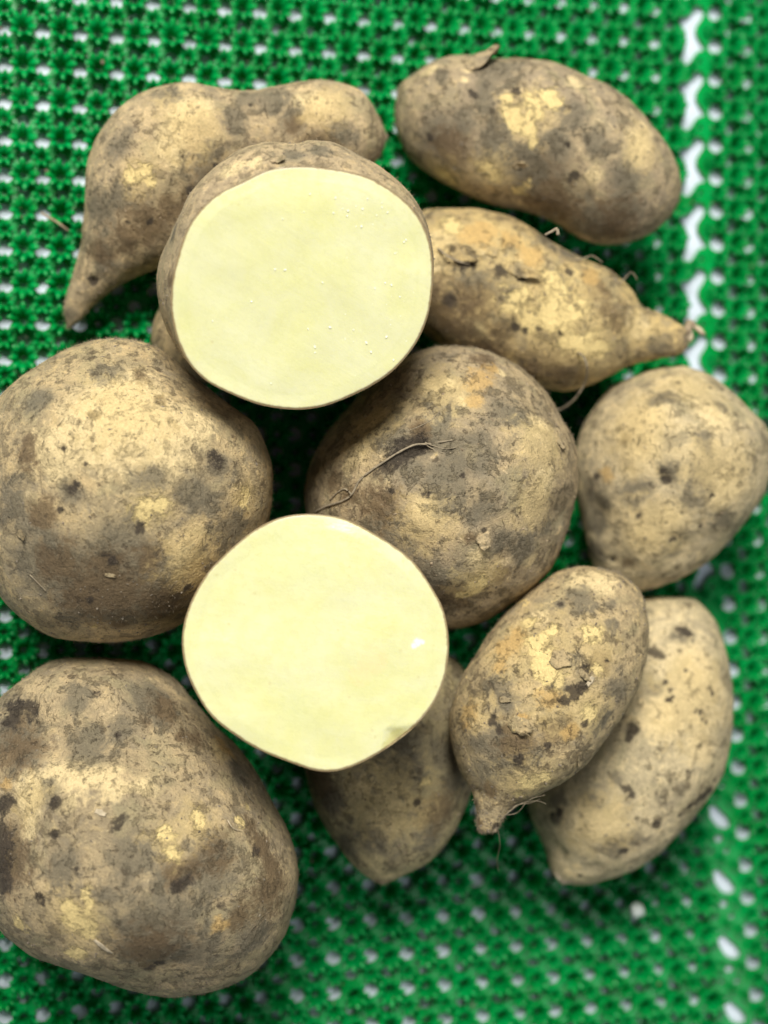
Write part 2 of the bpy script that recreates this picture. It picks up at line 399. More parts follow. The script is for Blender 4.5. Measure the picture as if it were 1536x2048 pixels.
def tuber(key, label, axis, mat, z=None, rest=0.0055, flat=1.0, tilt=0.0, bend=0.0, blobs=(), dents=(), lump=0.0009, mid=0.00030, pairs=None, square=1.0):
    """a whole tuber: traced width along its axis, round sections, resting on the mat (z None) or at height z"""
    A, B = pairs if pairs is not None else pairs_from_outline(OUT[key], axis[0], axis[1], NS)
    Cc = (A + B) / 2; cen = Cc.mean(0); seed = ord(key)
    zc = z if z is not None else 0.04
    th = np.linspace(0, 2 * math.pi, NR, endpoint=False)
    for it in range(6):
        c0 = at_height(cen[0], cen[1], zc); nrm = (cam_pos - c0).normalized()
        def unp(q):
            d = ray(q[0], q[1]); return cam_pos + d * ((c0 - cam_pos).dot(nrm) / d.dot(nrm))
        A3 = np.array([unp(q) for q in A]); B3 = np.array([unp(q) for q in B]); n3 = np.array(nrm)
        m3 = (A3 + B3) / 2; h3 = (A3 - B3) / 2; w = np.linalg.norm(h3, axis=1)
        u = np.linspace(-1, 1, NS)
        arc = np.r_[0, np.cumsum(np.linalg.norm(np.diff(m3, axis=0), axis=1))]; u = arc / arc[-1] * 2 - 1
        m3 = m3 + np.outer(u * tilt + (u * u - 0.4) * bend, n3)
        cs, sn = np.cos(th), np.sin(th)
        cs2 = np.sign(cs) * np.abs(cs) ** square; sn2 = np.sign(sn) * np.abs(sn) ** square
        P = m3[:, None, :] + h3[:, None, :] * cs2[None, :, None] + (w * flat)[:, None, None] * sn2[None, :, None] * n3[None, None, :]
        P = P.reshape(-1, 3)
        if z is not None: break
        zc += rest - P[:, 2].min()
    f = grid_faces(NS, NR)
    # outward orientation
    Nn = vnormals(P, f)
    if ((P - P.mean(0)) * Nn).sum() < 0: f = f[:, ::-1]; Nn = -Nn
    P = displace(P, Nn, seed, lump, mid, 0.00006)
    for r0 in (0, (NS - 1) * NR): P[r0:r0 + NR] = P[r0:r0 + NR].mean(0)
    bvh = BVHTree.FromPolygons([tuple(p) for p in P], f.tolist())
    Nn = vnormals(P, f); P = dent(P, Nn, bvh, dents)
    root = bpy.data.objects.new('sweet_potato', None); COL.objects.link(root)
    base = Vector((P[:, 0].mean(), P[:, 1].mean(), P[:, 2].min())); root.location = base
    root.empty_display_size = 0.01
    tag(root, label, 'sweet potato', 'whole sweet potatoes in the pile')
    me = bpy.data.meshes.new('skin'); me.from_pydata((P - np.array(base)).tolist(), [], f.tolist()); me.update()
    me.polygons.foreach_set('use_smooth', [True] * len(me.polygons)); me.materials.append(mat)
    o = bpy.data.objects.new('skin', me); COL.objects.link(o); o.parent = root
    bvh = BVHTree.FromPolygons([tuple(p) for p in P], f.tolist())
    add_masks(me, P, blobs, bvh)
    BODIES[key] = dict(root=root, skin=o, bvh=bvh, base=base, P=P, mat=mat, f=f)
    return root

def half_tuber(key, label, face, body, zc, grad, depth, mats, shift, grow_at, blobs, dents, chip=None, spots=(), taper=(2.3, 0.5)):
    """a cut tuber: flat flesh facing the camera, skin lofted back from its rim to a rounded end"""
    N = 220
    fc = closed_spline(face, N)
    fc = sum(np.roll(fc, k, 0) for k in range(-4, 5)) / 9.0; cen = fc.mean(0)
    bc = closed_spline(body, 900)
    # parametrise both by angle about the face centre
    ang = np.arctan2(fc[:, 1] - cen[1], fc[:, 0] - cen[0])
    ba = np.arctan2(bc[:, 1] - cen[1], bc[:, 0] - cen[0]); br = np.linalg.norm(bc - cen, axis=1)
    o = np.argsort(ba); rb = np.interp(ang, ba[o], br[o], period=2 * math.pi)
    rf = np.linalg.norm(fc - cen, axis=1)
    D0 = (at_height(cen[0], cen[1], zc) - cam_pos).dot(F_)
    seed = ord(key); rng = random.Random(seed)
    def pt(px, py, back):                                    # back = metres behind the cut plane
        dep = D0 - (grad[0] * (px - cen[0]) + grad[1] * (py - cen[1])) / FPX * D0 + back
        return at_depth(px, py, dep)
    root = bpy.data.objects.new('halved_sweet_potato', None); COL.objects.link(root)
    base = at_depth(cen[0] + shift[0], cen[1] + shift[1], D0 + depth); root.location = base
    root.empty_display_size = 0.01
    tag(root, label, 'sweet potato', 'sweet potato halves with the cut side up')
    # skin loft
    K = 90; rows = []
    for k in range(K):
        t = k / (K - 1)
        if t < grow_at:
            q = math.sin(t / grow_at * math.pi / 2); r = rf + (rb - rf) * q; sc = 1.0; sh = 0.0
        else:
            q = (t - grow_at) / (1 - grow_at); r = rb; sc = max(0, 1 - q ** taper[0]) ** taper[1]; sh = q
        for j in range(N):
            px = cen[0] + shift[0] * sh + math.cos(ang[j]) * r[j] * sc
            py = cen[1] + shift[1] * sh + math.sin(ang[j]) * r[j] * sc
            tt = t if t < grow_at else grow_at + (1 - grow_at) * math.sin(q * math.pi / 2)
            rows.append(pt(px, py, depth * tt))
    P = np.array(rows); f = grid_faces(K, N); Nn = vnormals(P, f)
    if ((P - P.mean(0)) * Nn).sum() < 0: f = f[:, ::-1]; Nn = -Nn
    wgt = np.minimum(1, np.repeat(np.arange(K), N) / 8.0)
    P = P + (displace(P, Nn, seed, 0.0010, 0.0003, 0.00006) - P) * wgt[:, None]
    # ragged lip of skin at the cut
    bvh = BVHTree.FromPolygons([tuple(p) for p in P], f.tolist())
    P = dent(P, vnormals(P, f), bvh, dents)
    me = bpy.data.meshes.new('skin'); me.from_pydata((P - np.array(base)).tolist(), [], f.tolist()); me.update()
    me.polygons.foreach_set('use_smooth', [True] * len(me.polygons)); me.materials.append(mats[0])
    so = bpy.data.objects.new('skin', me); COL.objects.link(so); so.parent = root
    bvh = BVHTree.FromPolygons([tuple(p) for p in P], f.tolist()); add_masks(me, P, blobs, bvh)
    # cut face, a hair proud of the lip, rolled at its edge
    RR = 64; fv = []; edge = []; px_all = []
    o3 = Vector((seed, seed * 2.0, 0))
    for k in range(RR):
        q = 1 - (k / (RR - 1)) ** 1.35 if k < RR - 1 else 0.0
        for j in range(N):
            px = cen[0] + (fc[j, 0] - cen[0]) * q; py = cen[1] + (fc[j, 1] - cen[1]) * q
            emm = (1 - q) * rf[j] / FPX * D0 * 1000
            back = -0.00025 + 0.00035 * math.exp(-(emm / 0.35) ** 2)
            nz = mnoise.noise(Vector((px / 90, py / 90, 0)) + o3) * 0.00045 + mnoise.noise(Vector((px / 300, py / 300, 3)) + o3) * 0.0009
            back += nz * min(1, emm / 4)
            if chip:
                (ax, ay), (bx, by), (cx, cy) = chip           # two inner edges a-b, b-c of a broken-off corner
                d1 = ((bx - ax) * (py - ay) - (by - ay) * (px - ax)) / math.hypot(bx - ax, by - ay)
                d2 = ((cx - bx) * (py - by) - (cy - by) * (px - bx)) / math.hypot(cx - bx, cy - by)
                m = min(d1, d2)
                if m > 0: back += min(m / FPX * D0 * 0.55, 0.0045) + 0.0003
            fv.append(pt(px, py, back)); edge.append(emm); px_all.append((px, py))
    fp = np.array(fv); ff = grid_faces(RR, N)
    fn = vnormals(fp, ff)
    if (fn.mean(0) * np.array(-F_)).sum() < 0: ff = ff[:, ::-1]
    fm = bpy.data.meshes.new('cut_face'); fm.from_pydata((fp - np.array(base)).tolist(), [], ff.tolist()); fm.update()
    fm.polygons.foreach_set('use_smooth', [True] * len(fm.polygons)); fm.materials.append(mats[1])
    fm.attributes.new('edge', 'FLOAT', 'POINT').data.foreach_set('value', edge)
    pa = np.array(px_all)
    for nm in ('pink', 'white', 'olive'):
        v = np.zeros(len(pa))
        for typ, x, y, r in spots:
            if typ == nm: v = np.maximum(v, np.clip(1 - 0.5 * np.hypot(pa[:, 0] - x, pa[:, 1] - y) / r, 0, 1))
        fm.attributes.new(nm, 'FLOAT', 'POINT').data.foreach_set('value', v)
    fo = bpy.data.objects.new('cut_face', fm); COL.objects.link(fo); fo.parent = root
    fo['label'] = 'flat pale yellow cut flesh'
    BODIES[key] = dict(root=root, skin=so, bvh=bvh, base=base, P=P, mat=mats[0], f=f,
                       face_bvh=BVHTree.FromPolygons([tuple(p) for p in fp], ff.tolist()), pt=pt)
    return root

# ------------------------------------------------------------------ the setting: white table top
tb = bmesh.new(); bmesh.ops.create_grid(tb, x_segments=8, y_segments=8, size=0.8)
me = bpy.data.meshes.new('table'); tb.to_mesh(me); tb.free(); me.materials.append(M_TABLE)
table = bpy.data.objects.new('table', me); COL.objects.link(table); table.location.z = -0.0024
tag(table, kind='structure')

# ------------------------------------------------------------------ the tubers
SK = skin_material
tuber('E', 'large round sweet potato at left, pale speckled upper half, touching the left edge', ((240,680),(245,1281)), SK(1, (0.42,0.315,0.175), (0.31,0.245,0.15), 0.0, 0.15, 0.85, cake=0.26), flat=0.93,  # upper half painted as lit, lower dirt and browns deepen its shade
  blobs=[('gold',300,1015,35),('gold',380,1120,60),('gold',250,820,90),('gold',490,990,30),('pale_lit',200,850,95),('pale_lit',300,860,90),('pale_lit',120,900,60),('pale_lit',390,850,50),('pale_lit',250,790,70),('yel',292,1018,24),('yel',318,1010,18),('yel',490,985,15),('yel',488,1005,14),('brn',170,1190,60),('brn',320,1200,60),('brn',120,1130,50),('dirt',400,1000,40),('dirt',30,1000,40),('brn',400,1150,40),('dirt',300,960,30),('dirt',250,1100,60),('drk',225,1120,12),('drk',180,1200,12),('brn',60,900,30),('drk',375,1175,10),('drk',430,915,18),('dirt',440,930,34),('dirt',145,985,26),('drk',148,975,14),('dirt',385,990,30),
   ('brn',215,1140,45),('brn',235,1195,70),('brn',300,1120,35),('dirt',200,1180,110),('dirt',90,1130,80),('dirt',60,1050,40),('dirt',330,1180,90),('brn',85,1030,30),('drk',127,898,7),('drk',150,877,6),('drk',170,928,6),('brn',188,830,12),('brn',320,800,14),('brn',280,752,18),('brn',53,940,12),('dirt',80,800,30),
   ('drk',280,1055,12),('dirt',265,1040,26),('brn',240,1248,20),('dirt',460,1060,50),('drk',120,1020,8),('drk',210,1110,8),('pale_lit',370,1110,20),('dirt',210,745,30)],
  dents=[(280,1052,16,0.5),(127,898,7,0.35),(148,877,7,0.35),(190,832,8,0.3),(430,905,22,0.5),(490,995,22,0.4),(145,985,20,0.4),(120,960,60,0.9),(330,1050,60,0.8),(230,860,80,-1.2),(420,930,50,0.7),(60,800,50,1.0)])
tuber('F', 'round sweet potato in the middle with a dimple and thin root creased across it', ((897,692),(860,1256)), SK(2, (0.36,0.275,0.165), (0.27,0.215,0.145), 0.0, 0.25, 0.55, 0.15, cake=0.46), flat=0.95,
  blobs=[('gold',950,1165,45),('gold',890,780,55),('gold',1090,890,60),('gold',740,860,50),('gold',1070,1000,50),('gold',850,1040,50),('dirt',780,860,40),('dirt',900,990,50),('brn',760,1010,40),('dirt',1050,1090,40),('brn',900,1200,50),('dirt',1010,830,40),('brn',840,860,20),('dirt',900,930,60),('dirt',740,1080,40),('pale_lit',897,770,16),('pale_lit',925,802,13),('pale_lit',862,780,16),('pale_lit',860,765,14),('org',960,760,30),('org',985,735,16),('org',950,800,16),('pale_lit',1000,745,10),('pale_lit',812,812,18),('pale_lit',770,830,20),('pale_lit',745,850,20),('pale_lit',720,905,22),('pale_lit',700,930,16),('dirt',870,880,50),('dirt',820,930,34),('dirt',950,900,45),('dirt',880,820,34),
   ('yel',955,1172,22),('pale_lit',962,1110,22),('pale_lit',942,905,16),('dirt',790,1090,60),('dirt',850,1150,60),('dirt',1000,1080,34),('dirt',1090,1060,24),('dirt',960,1020,36),('drk',842,888,24),('drk',826,896,24),('drk',806,908,22),('drk',788,922,20),('drk',770,936,16),('drk',752,948,12),('dirt',800,910,26),('dirt',850,905,34),('drk',928,950,7),('drk',850,990,8),('drk',785,985,8),('brn',670,960,22),('brn',1000,1150,18),('brn',970,720,25),('pale_lit',850,1020,25),('pale_lit',1080,850,22),('pale_lit',1090,960,28),('yel',930,1190,14),('brn',940,1075,10),('drk',970,1060,8),('pale_lit',1060,1120,16),('brn',700,990,24)],
  dents=[(880,920,80,2.6),(880,880,7,0.9),(896,882,7,0.9),(905,897,7,0.8),(885,900,7,0.8),(865,905,8,0.7),(850,890,16,1.9),(836,888,14,2.6),(820,896,14,2.4),(804,908,13,2.2),(788,920,12,1.9),(772,932,12,1.6),(754,944,12,1.3),(736,956,12,1.0),(716,968,12,0.8),(830,860,36,-1.2),(770,890,36,-1.2),(1060,900,80,-1.8),(1120,1030,40,1.4),(880,1150,60,-1.4),(960,1020,40,0.8),(940,800,34,1.2),(1000,1120,34,0.8),(690,940,26,1.0),(925,952,9,0.6),(848,990,10,0.5),(935,1055,8,0.5),(700,1000,10,0.5)], lump=0.0013, mid=0.0004)
tuber('M', 'largest sweet potato, at the lower left corner, brown stains and scattered yellow scuffs', ((190,1314),(330,1994)), SK(3, (0.37,0.285,0.17), (0.285,0.225,0.145), 0.0, 0.2, 0.5, cake=0.34), flat=0.90,
  blobs=[('gold',150,1840,55),('gold',390,1650,40),('gold',335,1680,40),('gold',60,1600,40),('gold',440,1500,25),('pale_lit',160,1555,48),('pale_lit',110,1550,38),('pale_lit',220,1565,40),('pale_lit',290,1572,20),('pale_lit',55,1560,24),('pale_lit',60,1600,26),('pale_lit',60,1650,24),('yel',330,1668,17),('yel',322,1672,14),('yel',395,1632,14),('yel',398,1645,11),('yel',345,1705,16),('yel',150,1840,26),('yel',175,1858,22),('yel',135,1815,18),('yel',150,1905,16),('yel',170,1790,16),('yel',40,1850,18),
   ('brn',30,1500,50),('brn',20,1720,60),('brn',540,1780,50),('brn',430,1700,40),('dirt',250,1720,60),('dirt',120,1740,40),('brn',300,1900,60),('dirt',500,1880,50),('brn',330,1420,40),('drk',515,1700,12),('drk',440,1810,12),('dirt',60,1500,40),('org',440,1480,14),('org',458,1505,14),('org',445,1495,13),('yel',492,1610,12),('yel',482,1640,12),('brn',385,1478,24),('brn',365,1470,18),('brn',350,1745,30),('brn',385,1735,22),('drk',355,1775,14),('drk',380,1760,10),('brn',520,1690,28),('brn',545,1740,30),('brn',500,1650,18),('brn',480,1830,28),('dirt',240,1455,34),('drk',235,1470,8),('drk',30,1430,30),('drk',60,1420,24),('dirt',20,1460,50),('drk',5,1680,34),('drk',8,1760,30),('drk',12,1610,18),('org',15,1570,14),('drk',232,1650,16),('drk',245,1635,12),('drk',112,1600,13),('dirt',100,1580,22),('drk',110,1670,9),
   ('dirt',330,1850,100),('dirt',180,1490,50),('dirt',300,1400,50),('dirt',150,1400,40),('dirt',420,1750,50),('dirt',400,1900,60),('drk',300,1935,14),('drk',320,1925,10),('drk',80,1790,9),('drk',84,1805,8),('drk',150,1742,8),('dirt',215,1790,20),('dirt',480,1550,30),('drk',195,1385,9),('org',440,1850,16)],
  dents=[(190,1488,44,2.6),(110,1478,44,2.8),(40,1445,50,3.2),(290,1480,44,2.0),(380,1486,44,1.4),(170,1600,70,-2.4),(200,1395,60,-1.6),(450,1640,60,-1.2),(420,1800,60,1.2),(230,1800,70,-1.2),(350,1760,22,0.9),(385,1750,20,0.8),(30,1650,40,1.8),(20,1740,40,1.8),(235,1470,14,0.6),(82,1795,9,0.5),(310,1930,16,0.5)], lump=0.0014)
tuber('G', 'pale yellowish sweet potato with dark pits at the right edge', ((1370,722),(1262,1178)), SK(4, (0.50,0.405,0.25), (0.41,0.335,0.22), 0.10, 0.0, 0.45, 0.3, cake=0.34), flat=0.95,
  blobs=[('gold',1270,860,70),('gold',1450,930,70),('gold',1300,1060,60),('gold',1380,780,60),('pale_lit',1270,845,38),('pale_lit',1300,830,30),('pale_lit',1285,890,32),('pale_lit',1430,830,35),('pale_lit',1460,975,34),('pale_lit',1440,1000,26),('pale_lit',1350,1025,34),('pale_lit',1290,1080,34),('pale_lit',1260,940,22),('dirt',1310,795,24),('dirt',1290,770,20),('dirt',1345,945,30),('dirt',1400,880,20),('dirt',1415,900,18),('dirt',1400,950,36),('dirt',1380,1000,24),('dirt',1255,985,28),('dirt',1200,1000,34),('dirt',1195,1040,30),('dirt',1290,975,18),('dirt',1440,1040,30),('drk',1330,956,13),('drk',1320,945,9),('drk',1425,990,5),('drk',1403,1050,7),('drk',1278,1030,6),('dirt',1355,766,12),('drk',1356,764,6),('drk',1420,775,5),('dirt',1440,812,15),('drk',1347,1078,8),('drk',1195,950,8),('dirt',1350,1100,20),('drk',1225,1118,6),('brn',1255,1125,14),('dirt',1190,1100,22),('brn',1250,880,14),('org',1215,950,16)],
  dents=[(1331,962,13,1.6),(1425,989,6,0.8),(1403,1050,8,0.6),(1347,1078,9,0.6),(1370,1090,30,1.0),(1225,1120,9,0.9),(1195,952,10,0.6),(1278,1028,7,0.5),(1190,1030,46,2.6),(1420,1080,60,1.6),(1370,1120,40,1.4),(1330,850,70,-1.6),(1440,890,50,-1.2),(1240,960,40,1.0)], lump=0.0018)
tuber('J', 'buff sweet potato with scattered dark spots, lying under the small pointed one', ((1360,1190),(1145,1768)), SK(5, (0.475,0.39,0.245), (0.41,0.34,0.22), 0.0, -0.45, 0.35, 0.1, cake=0.42), flat=0.92,
  blobs=[('gold',1390,1400,80),('gold',1200,1650,60),('drk',1355,1258,9),('drk',1378,1270,9),('drk',1302,1305,9),('drk',1322,1312,9),('drk',1248,1575,8),('drk',1262,1590,8),('drk',1380,1610,9),('drk',1400,1595,10),('drk',1420,1580,9),('drk',1370,1340,5),('drk',1330,1365,6),('drk',1335,1400,5),('drk',1400,1425,6),('drk',1412,1445,6),('dirt',1115,1600,20),('drk',1105,1630,8),('drk',1365,1262,12),('dirt',1372,1270,18),('drk',1312,1307,12),('drk',1268,1462,12),('drk',1258,1478,6),('drk',1255,1580,9),('drk',1262,1588,7),('drk',1120,1622,10),('dirt',1115,1640,18),('dirt',1240,1690,30),('dirt',1270,1680,22),('drk',1250,1700,9),('drk',1312,1650,10),('drk',1395,1600,10),('drk',1410,1590,9),('drk',1425,1388,6),('dirt',1312,1378,12),('drk',1390,1422,6),('drk',1405,1440,5),('drk',1340,1380,5),('drk',1345,1395,4),('dirt',1350,1270,10),('drk',1360,1630,6),('drk',1380,1615,6),('drk',1430,1560,7),('dirt',1230,1560,16),('drk',1375,1540,4),('pale_lit',1140,1745,16),('pale_lit',1155,1735,12),('pale_lit',1320,1440,40),('pale_lit',1390,1330,40),('pale_lit',1400,1500,30),('drk',1160,1752,6),('dirt',1180,1600,20)],
  dents=[(1312,1307,10,0.5),(1268,1462,11,0.5),(1120,1705,22,1.2),(1190,1735,20,0.8)], lump=0.0010)
tuber('L', 'dull olive-brown sweet potato ending in a blunt point, under the lower cut half', ((800,1290),(765,1766)), SK(6, (0.36,0.295,0.165), (0.29,0.24,0.14), 0.05, 0.25, 0.30, cake=0.40), flat=0.85, tilt=0.0,
  blobs=[('gold',780,1600,70),('brn',640,1560,40),('dirt',800,1520,60),('brn',880,1620,40),('dirt',740,1680,40),('pale_lit',790,1590,30),('pale_lit',730,1560,26),('pale_lit',760,1650,30),('dirt',750,1480,70),('dirt',890,1500,40),('drk',832,1605,9),('dirt',835,1620,16),('dirt',660,1600,30),('dirt',860,1680,30),('dirt',700,1700,24),('yel',850,1560,10),('dirt',910,1560,30)])
tuber('B', 'oval sweet potato at upper right with golden scuffs and a lifted skin flake', ((792,200),(1362,392)), SK(7, (0.37,0.285,0.175), (0.285,0.225,0.155), 0.0, 0.12, 0.30, cake=0.36), flat=0.95,
  blobs=[('gold',1060,220,50),('gold',985,345,40),('gold',890,345,35),('gold',1280,290,40),('dirt',1060,320,50),('brn',1100,400,60),('brn',900,300,40),('dirt',1250,350,40),('brn',1230,450,50),('dirt',1000,140,40),('dirt',1190,280,30),('yel',1020,228,20),('yel',1030,245,16),('yel',1060,205,20),('yel',1095,190,20),('yel',1110,205,16),('yel',1070,225,20),('yel',1060,255,13),('yel',1065,290,10),('yel',1015,200,12),('yel',972,340,17),('yel',990,350,16),('yel',1040,380,14),('yel',1055,370,12),('pale_lit',1280,285,26),('pale_lit',1270,320,24),('pale_lit',1290,255,20),('pale_lit',1190,350,18),('pale_lit',935,140,9),('pale_lit',930,160,8),('yel',890,350,16),('yel',905,365,12),('pale_lit',1150,165,16),('pale_lit',860,140,16),
   ('dirt',970,190,36),('dirt',1000,290,44),('dirt',870,260,36),('dirt',1120,300,40),('dirt',1150,230,34),('dirt',930,240,30),('drk',1136,290,6),('drk',1150,350,10),('drk',1140,360,7),('drk',947,188,12),('dirt',1180,395,14),('drk',1038,335,5),('drk',1211,376,4),('dirt',1250,400,40),('dirt',880,150,16),('drk',1030,186,10),('dirt',1200,440,50),('dirt',1060,340,26),('drk',860,275,9)],
  dents=[(1136,290,7,0.6),(1148,354,10,0.6),(1038,333,7,0.5),(948,188,16,0.6),(1080,345,34,1.2),(990,270,40,1.0),(1100,200,50,-0.8),(890,240,40,0.8)], lump=0.0012)
tuber('D', 'patchy yellow and brown sweet potato with a stubby neck pointing right', ((770,510),(1376,690)), SK(8, (0.43,0.32,0.15), (0.32,0.24,0.13), 0.50, 0.05, 0.5, 0.3, cake=0.46), flat=0.88,
  blobs=[('gold',1080,600,80),('gold',1130,640,70),('gold',960,470,60),('gold',1180,690,50),('gold',880,480,45),('gold',1050,530,60),('gold',1270,660,40),('brn',840,600,50),('brn',950,610,40),('brn',1000,660,30),('drk',900,600,16),('dirt',1000,570,36),('drk',1000,545,14),('brn',1130,740,50),('brn',1240,640,30),('drk',1140,545,10),('dirt',1090,470,30),('yel',1110,600,34),('yel',1100,640,32),('yel',1150,620,26),('yel',1030,600,26),('yel',1060,640,26),('yel',1170,690,26),('yel',1200,700,20),('yel',1130,680,20),('pale_lit',870,520,20),('pale_lit',880,480,22),('org',960,470,34),('org',1060,510,26),('org',1020,480,22),('pale_lit',1040,515,10),('yel',900,445,22),('pale_lit',978,508,13),('yel',1100,550,18),('dirt',935,545,30),('drk',940,525,13),('drk',925,530,10),('dirt',970,560,24),('drk',1042,552,11),('dirt',1055,560,14),('brn',1200,580,28),('brn',1210,620,20),('brn',880,630,50),('brn',920,660,40),('brn',980,700,40),('brn',1060,740,40),('dirt',1120,560,14),('pale_lit',1275,650,26),('drk',1030,655,8),('drk',1050,660,7),('drk',1075,655,7),('drk',1120,665,5),('dirt',1090,480,26),('dirt',1140,510,22),('dirt',1320,690,24),('dirt',1130,580,12),('dirt',1370,680,12),('org',1180,550,18)],  # browns at lower left also paint the shade beside the upper half
  dents=[(1286,612,10,0.6),(1045,556,14,0.6),(1030,656,10,0.4)], lump=0.0010, mid=0.0004)
tuber('K', 'grey-brown sweet potato mostly hidden beneath the upper cut half', ((304,690),(545,690)), SK(9), flat=0.9)
tuber('I', 'small pointed sweet potato with orange and yellow patches, overlapping the spotted buff one', ((1200,1132),(972,1662)), SK(10, (0.40,0.305,0.175), (0.30,0.235,0.14), 0.35, 0.05, 0.6, 0.25, cake=0.50), z=0.0665, flat=0.84, tilt=0.004,
  blobs=[('gold',1080,1300,70),('gold',1050,1260,40),('gold',950,1420,40),('gold',1170,1420,45),('gold',1060,1560,50),('gold',1185,1290,50),('gold',1110,1420,50),('gold',1000,1310,40),('dirt',960,1540,40),('brn',1030,1480,40),('brn',1110,1460,34),('dirt',1200,1440,36),('drk',1130,1400,14),('drk',985,1440,10),('drk',1040,1520,12),('dirt',1000,1370,26),('brn',1200,1320,24),('drk',1095,1490,8),('dirt',1160,1200,30),('yel',1075,1285,24),('yel',1090,1310,22),('yel',1110,1355,20),('yel',1085,1345,18),('yel',1180,1275,20),('yel',1195,1265,16),('yel',1060,1245,16),('pale_lit',1080,1235,14),('yel',1100,1260,14),('yel',1178,1425,16),('yel',1190,1340,12),('yel',1060,1565,18),('yel',1085,1555,14),('yel',1040,1590,12),('org',1010,1295,24),('org',1035,1275,22),('org',1000,1330,16),('org',940,1420,20),('org',930,1450,14),('org',1042,1440,12),('org',1140,1460,16),('org',1100,1400,22),('pale_lit',1200,1160,34),('pale_lit',1160,1160,26),
   ('dirt',990,1500,40),('dirt',1010,1540,30),('dirt',960,1490,26),('dirt',1010,1400,24),('dirt',1050,1500,30),('drk',1145,1385,15),('drk',1165,1375,12),('drk',1172,1340,9),('dirt',1120,1380,18),('dirt',1120,1210,16),('dirt',1220,1210,14),('dirt',1225,1250,16),('drk',1120,1208,6),('dirt',1140,1320,14),('dirt',1115,1315,11),('drk',1000,1460,8),('drk',1170,1450,10),('dirt',1090,1450,14),('dirt',1230,1380,30),('drk',1215,1320,6),('brn',1140,1440,12),('brn',980,1580,16),('drk',992,1652,8),('brn',960,1645,8)],
  dents=[(1160,1372,15,0.9),(1172,1338,8,0.6),(1000,1465,14,0.5),(955,1585,12,0.5)], mid=0.0004)
tuber('A', 'bent sweet potato with a tapering tail at upper left', None, SK(11, (0.44,0.335,0.20), (0.34,0.265,0.17), 0.0, 0.10, 0.45, cake=0.30), flat=0.82, pairs=pairs_from_list(A_PAIRS, NS),
  blobs=[('gold',280,355,35),('gold',370,250,60),('gold',650,210,45),('brn',400,400,50),('dirt',200,420,40),('brn',200,500,30),('dirt',540,200,40),('brn',640,290,40),('dirt',330,190,30),('drk',430,330,8),('drk',380,380,8),('pale_lit',370,225,30),('pale_lit',400,215,26),('pale_lit',345,275,24),('pale_lit',330,300,18),('pale_lit',352,325,11),('pale_lit',640,205,24),('pale_lit',600,200,16),('yel',265,352,18),('yel',295,345,15),('yel',300,365,11),('dirt',235,290,28),('dirt',255,265,18),('brn',300,450,46),('brn',340,420,36),('brn',250,480,34),('dirt',580,235,28),('brn',590,250,18),('dirt',500,200,28),('dirt',690,270,26),('drk',187,562,9),('drk',181,557,6),('dirt',210,520,22),('drk',300,445,7),('drk',255,445,6),('dirt',240,400,30),('dirt',470,240,26),('drk',180,390,5),('drk',500,210,6),('dirt',140,630,16),('dirt',420,330,40)],
  dents=[(187,563,9,1.2),(470,215,40,0.6),(580,230,30,0.8),(700,215,16,0.5)], lump=0.0008)
half_tuber('C', 'upper sweet potato half, cut face glistening with juice, skin showing above its rim', C_FACE, C_BODY, 0.095, (-0.10, -0.17), 0.058,
  (SK(12, (0.40,0.305,0.185), (0.33,0.255,0.165), 0.0, 0.05, 0.25, cake=0.26), flesh_material(1, 0.5, (0.665, 0.652, 0.385))), (-25, -15), 0.30,
  [('pale_lit',470,335,24),('pale_lit',510,325,16),('dirt',580,310,24),('drk',548,322,7),('dirt',640,300,20),('brn',340,560,18),('dirt',345,470,20)], [(555,328,12,0.8)])
half_tuber('H', 'lower sweet potato half, smooth cut face with a chipped rim and one white spot', H_FACE, [(632 + (x - 632) * 0.955, 1285 + (y - 1285) * 0.955) for x, y in H_FACE], 0.097, (0.0, 0.05), 0.048,
  (SK(13, (0.36,0.275,0.165), (0.30,0.235,0.15), cake=0.30), flesh_material(2, 0.15, (0.665, 0.652, 0.375))), (15, 0), 0.16,
  [], [], taper=(1.45, 0.62), chip=((760, 1522), (770, 1457), (840, 1452)),
  spots=[('white', 836, 1284, 9), ('white', 828, 1292, 7), ('white', 846, 1284, 5), ('pink', 745, 1320, 26), ('pink', 720, 1350, 20), ('olive', 800, 1482, 26), ('olive', 780, 1498, 18)])

# ------------------------------------------------------------------ small parts of the tubers
def surf(key, x, y, face=False):
    b = BODIES[key]['face_bvh' if face else 'bvh']
    h = b.ray_cast(cam_pos, ray(x, y).normalized())
    if h[0] is None: return None
    n = h[1]
    if n.dot(F_) > 0: n = -n
    return h[0], n, (h[0] - cam_pos).dot(F_)

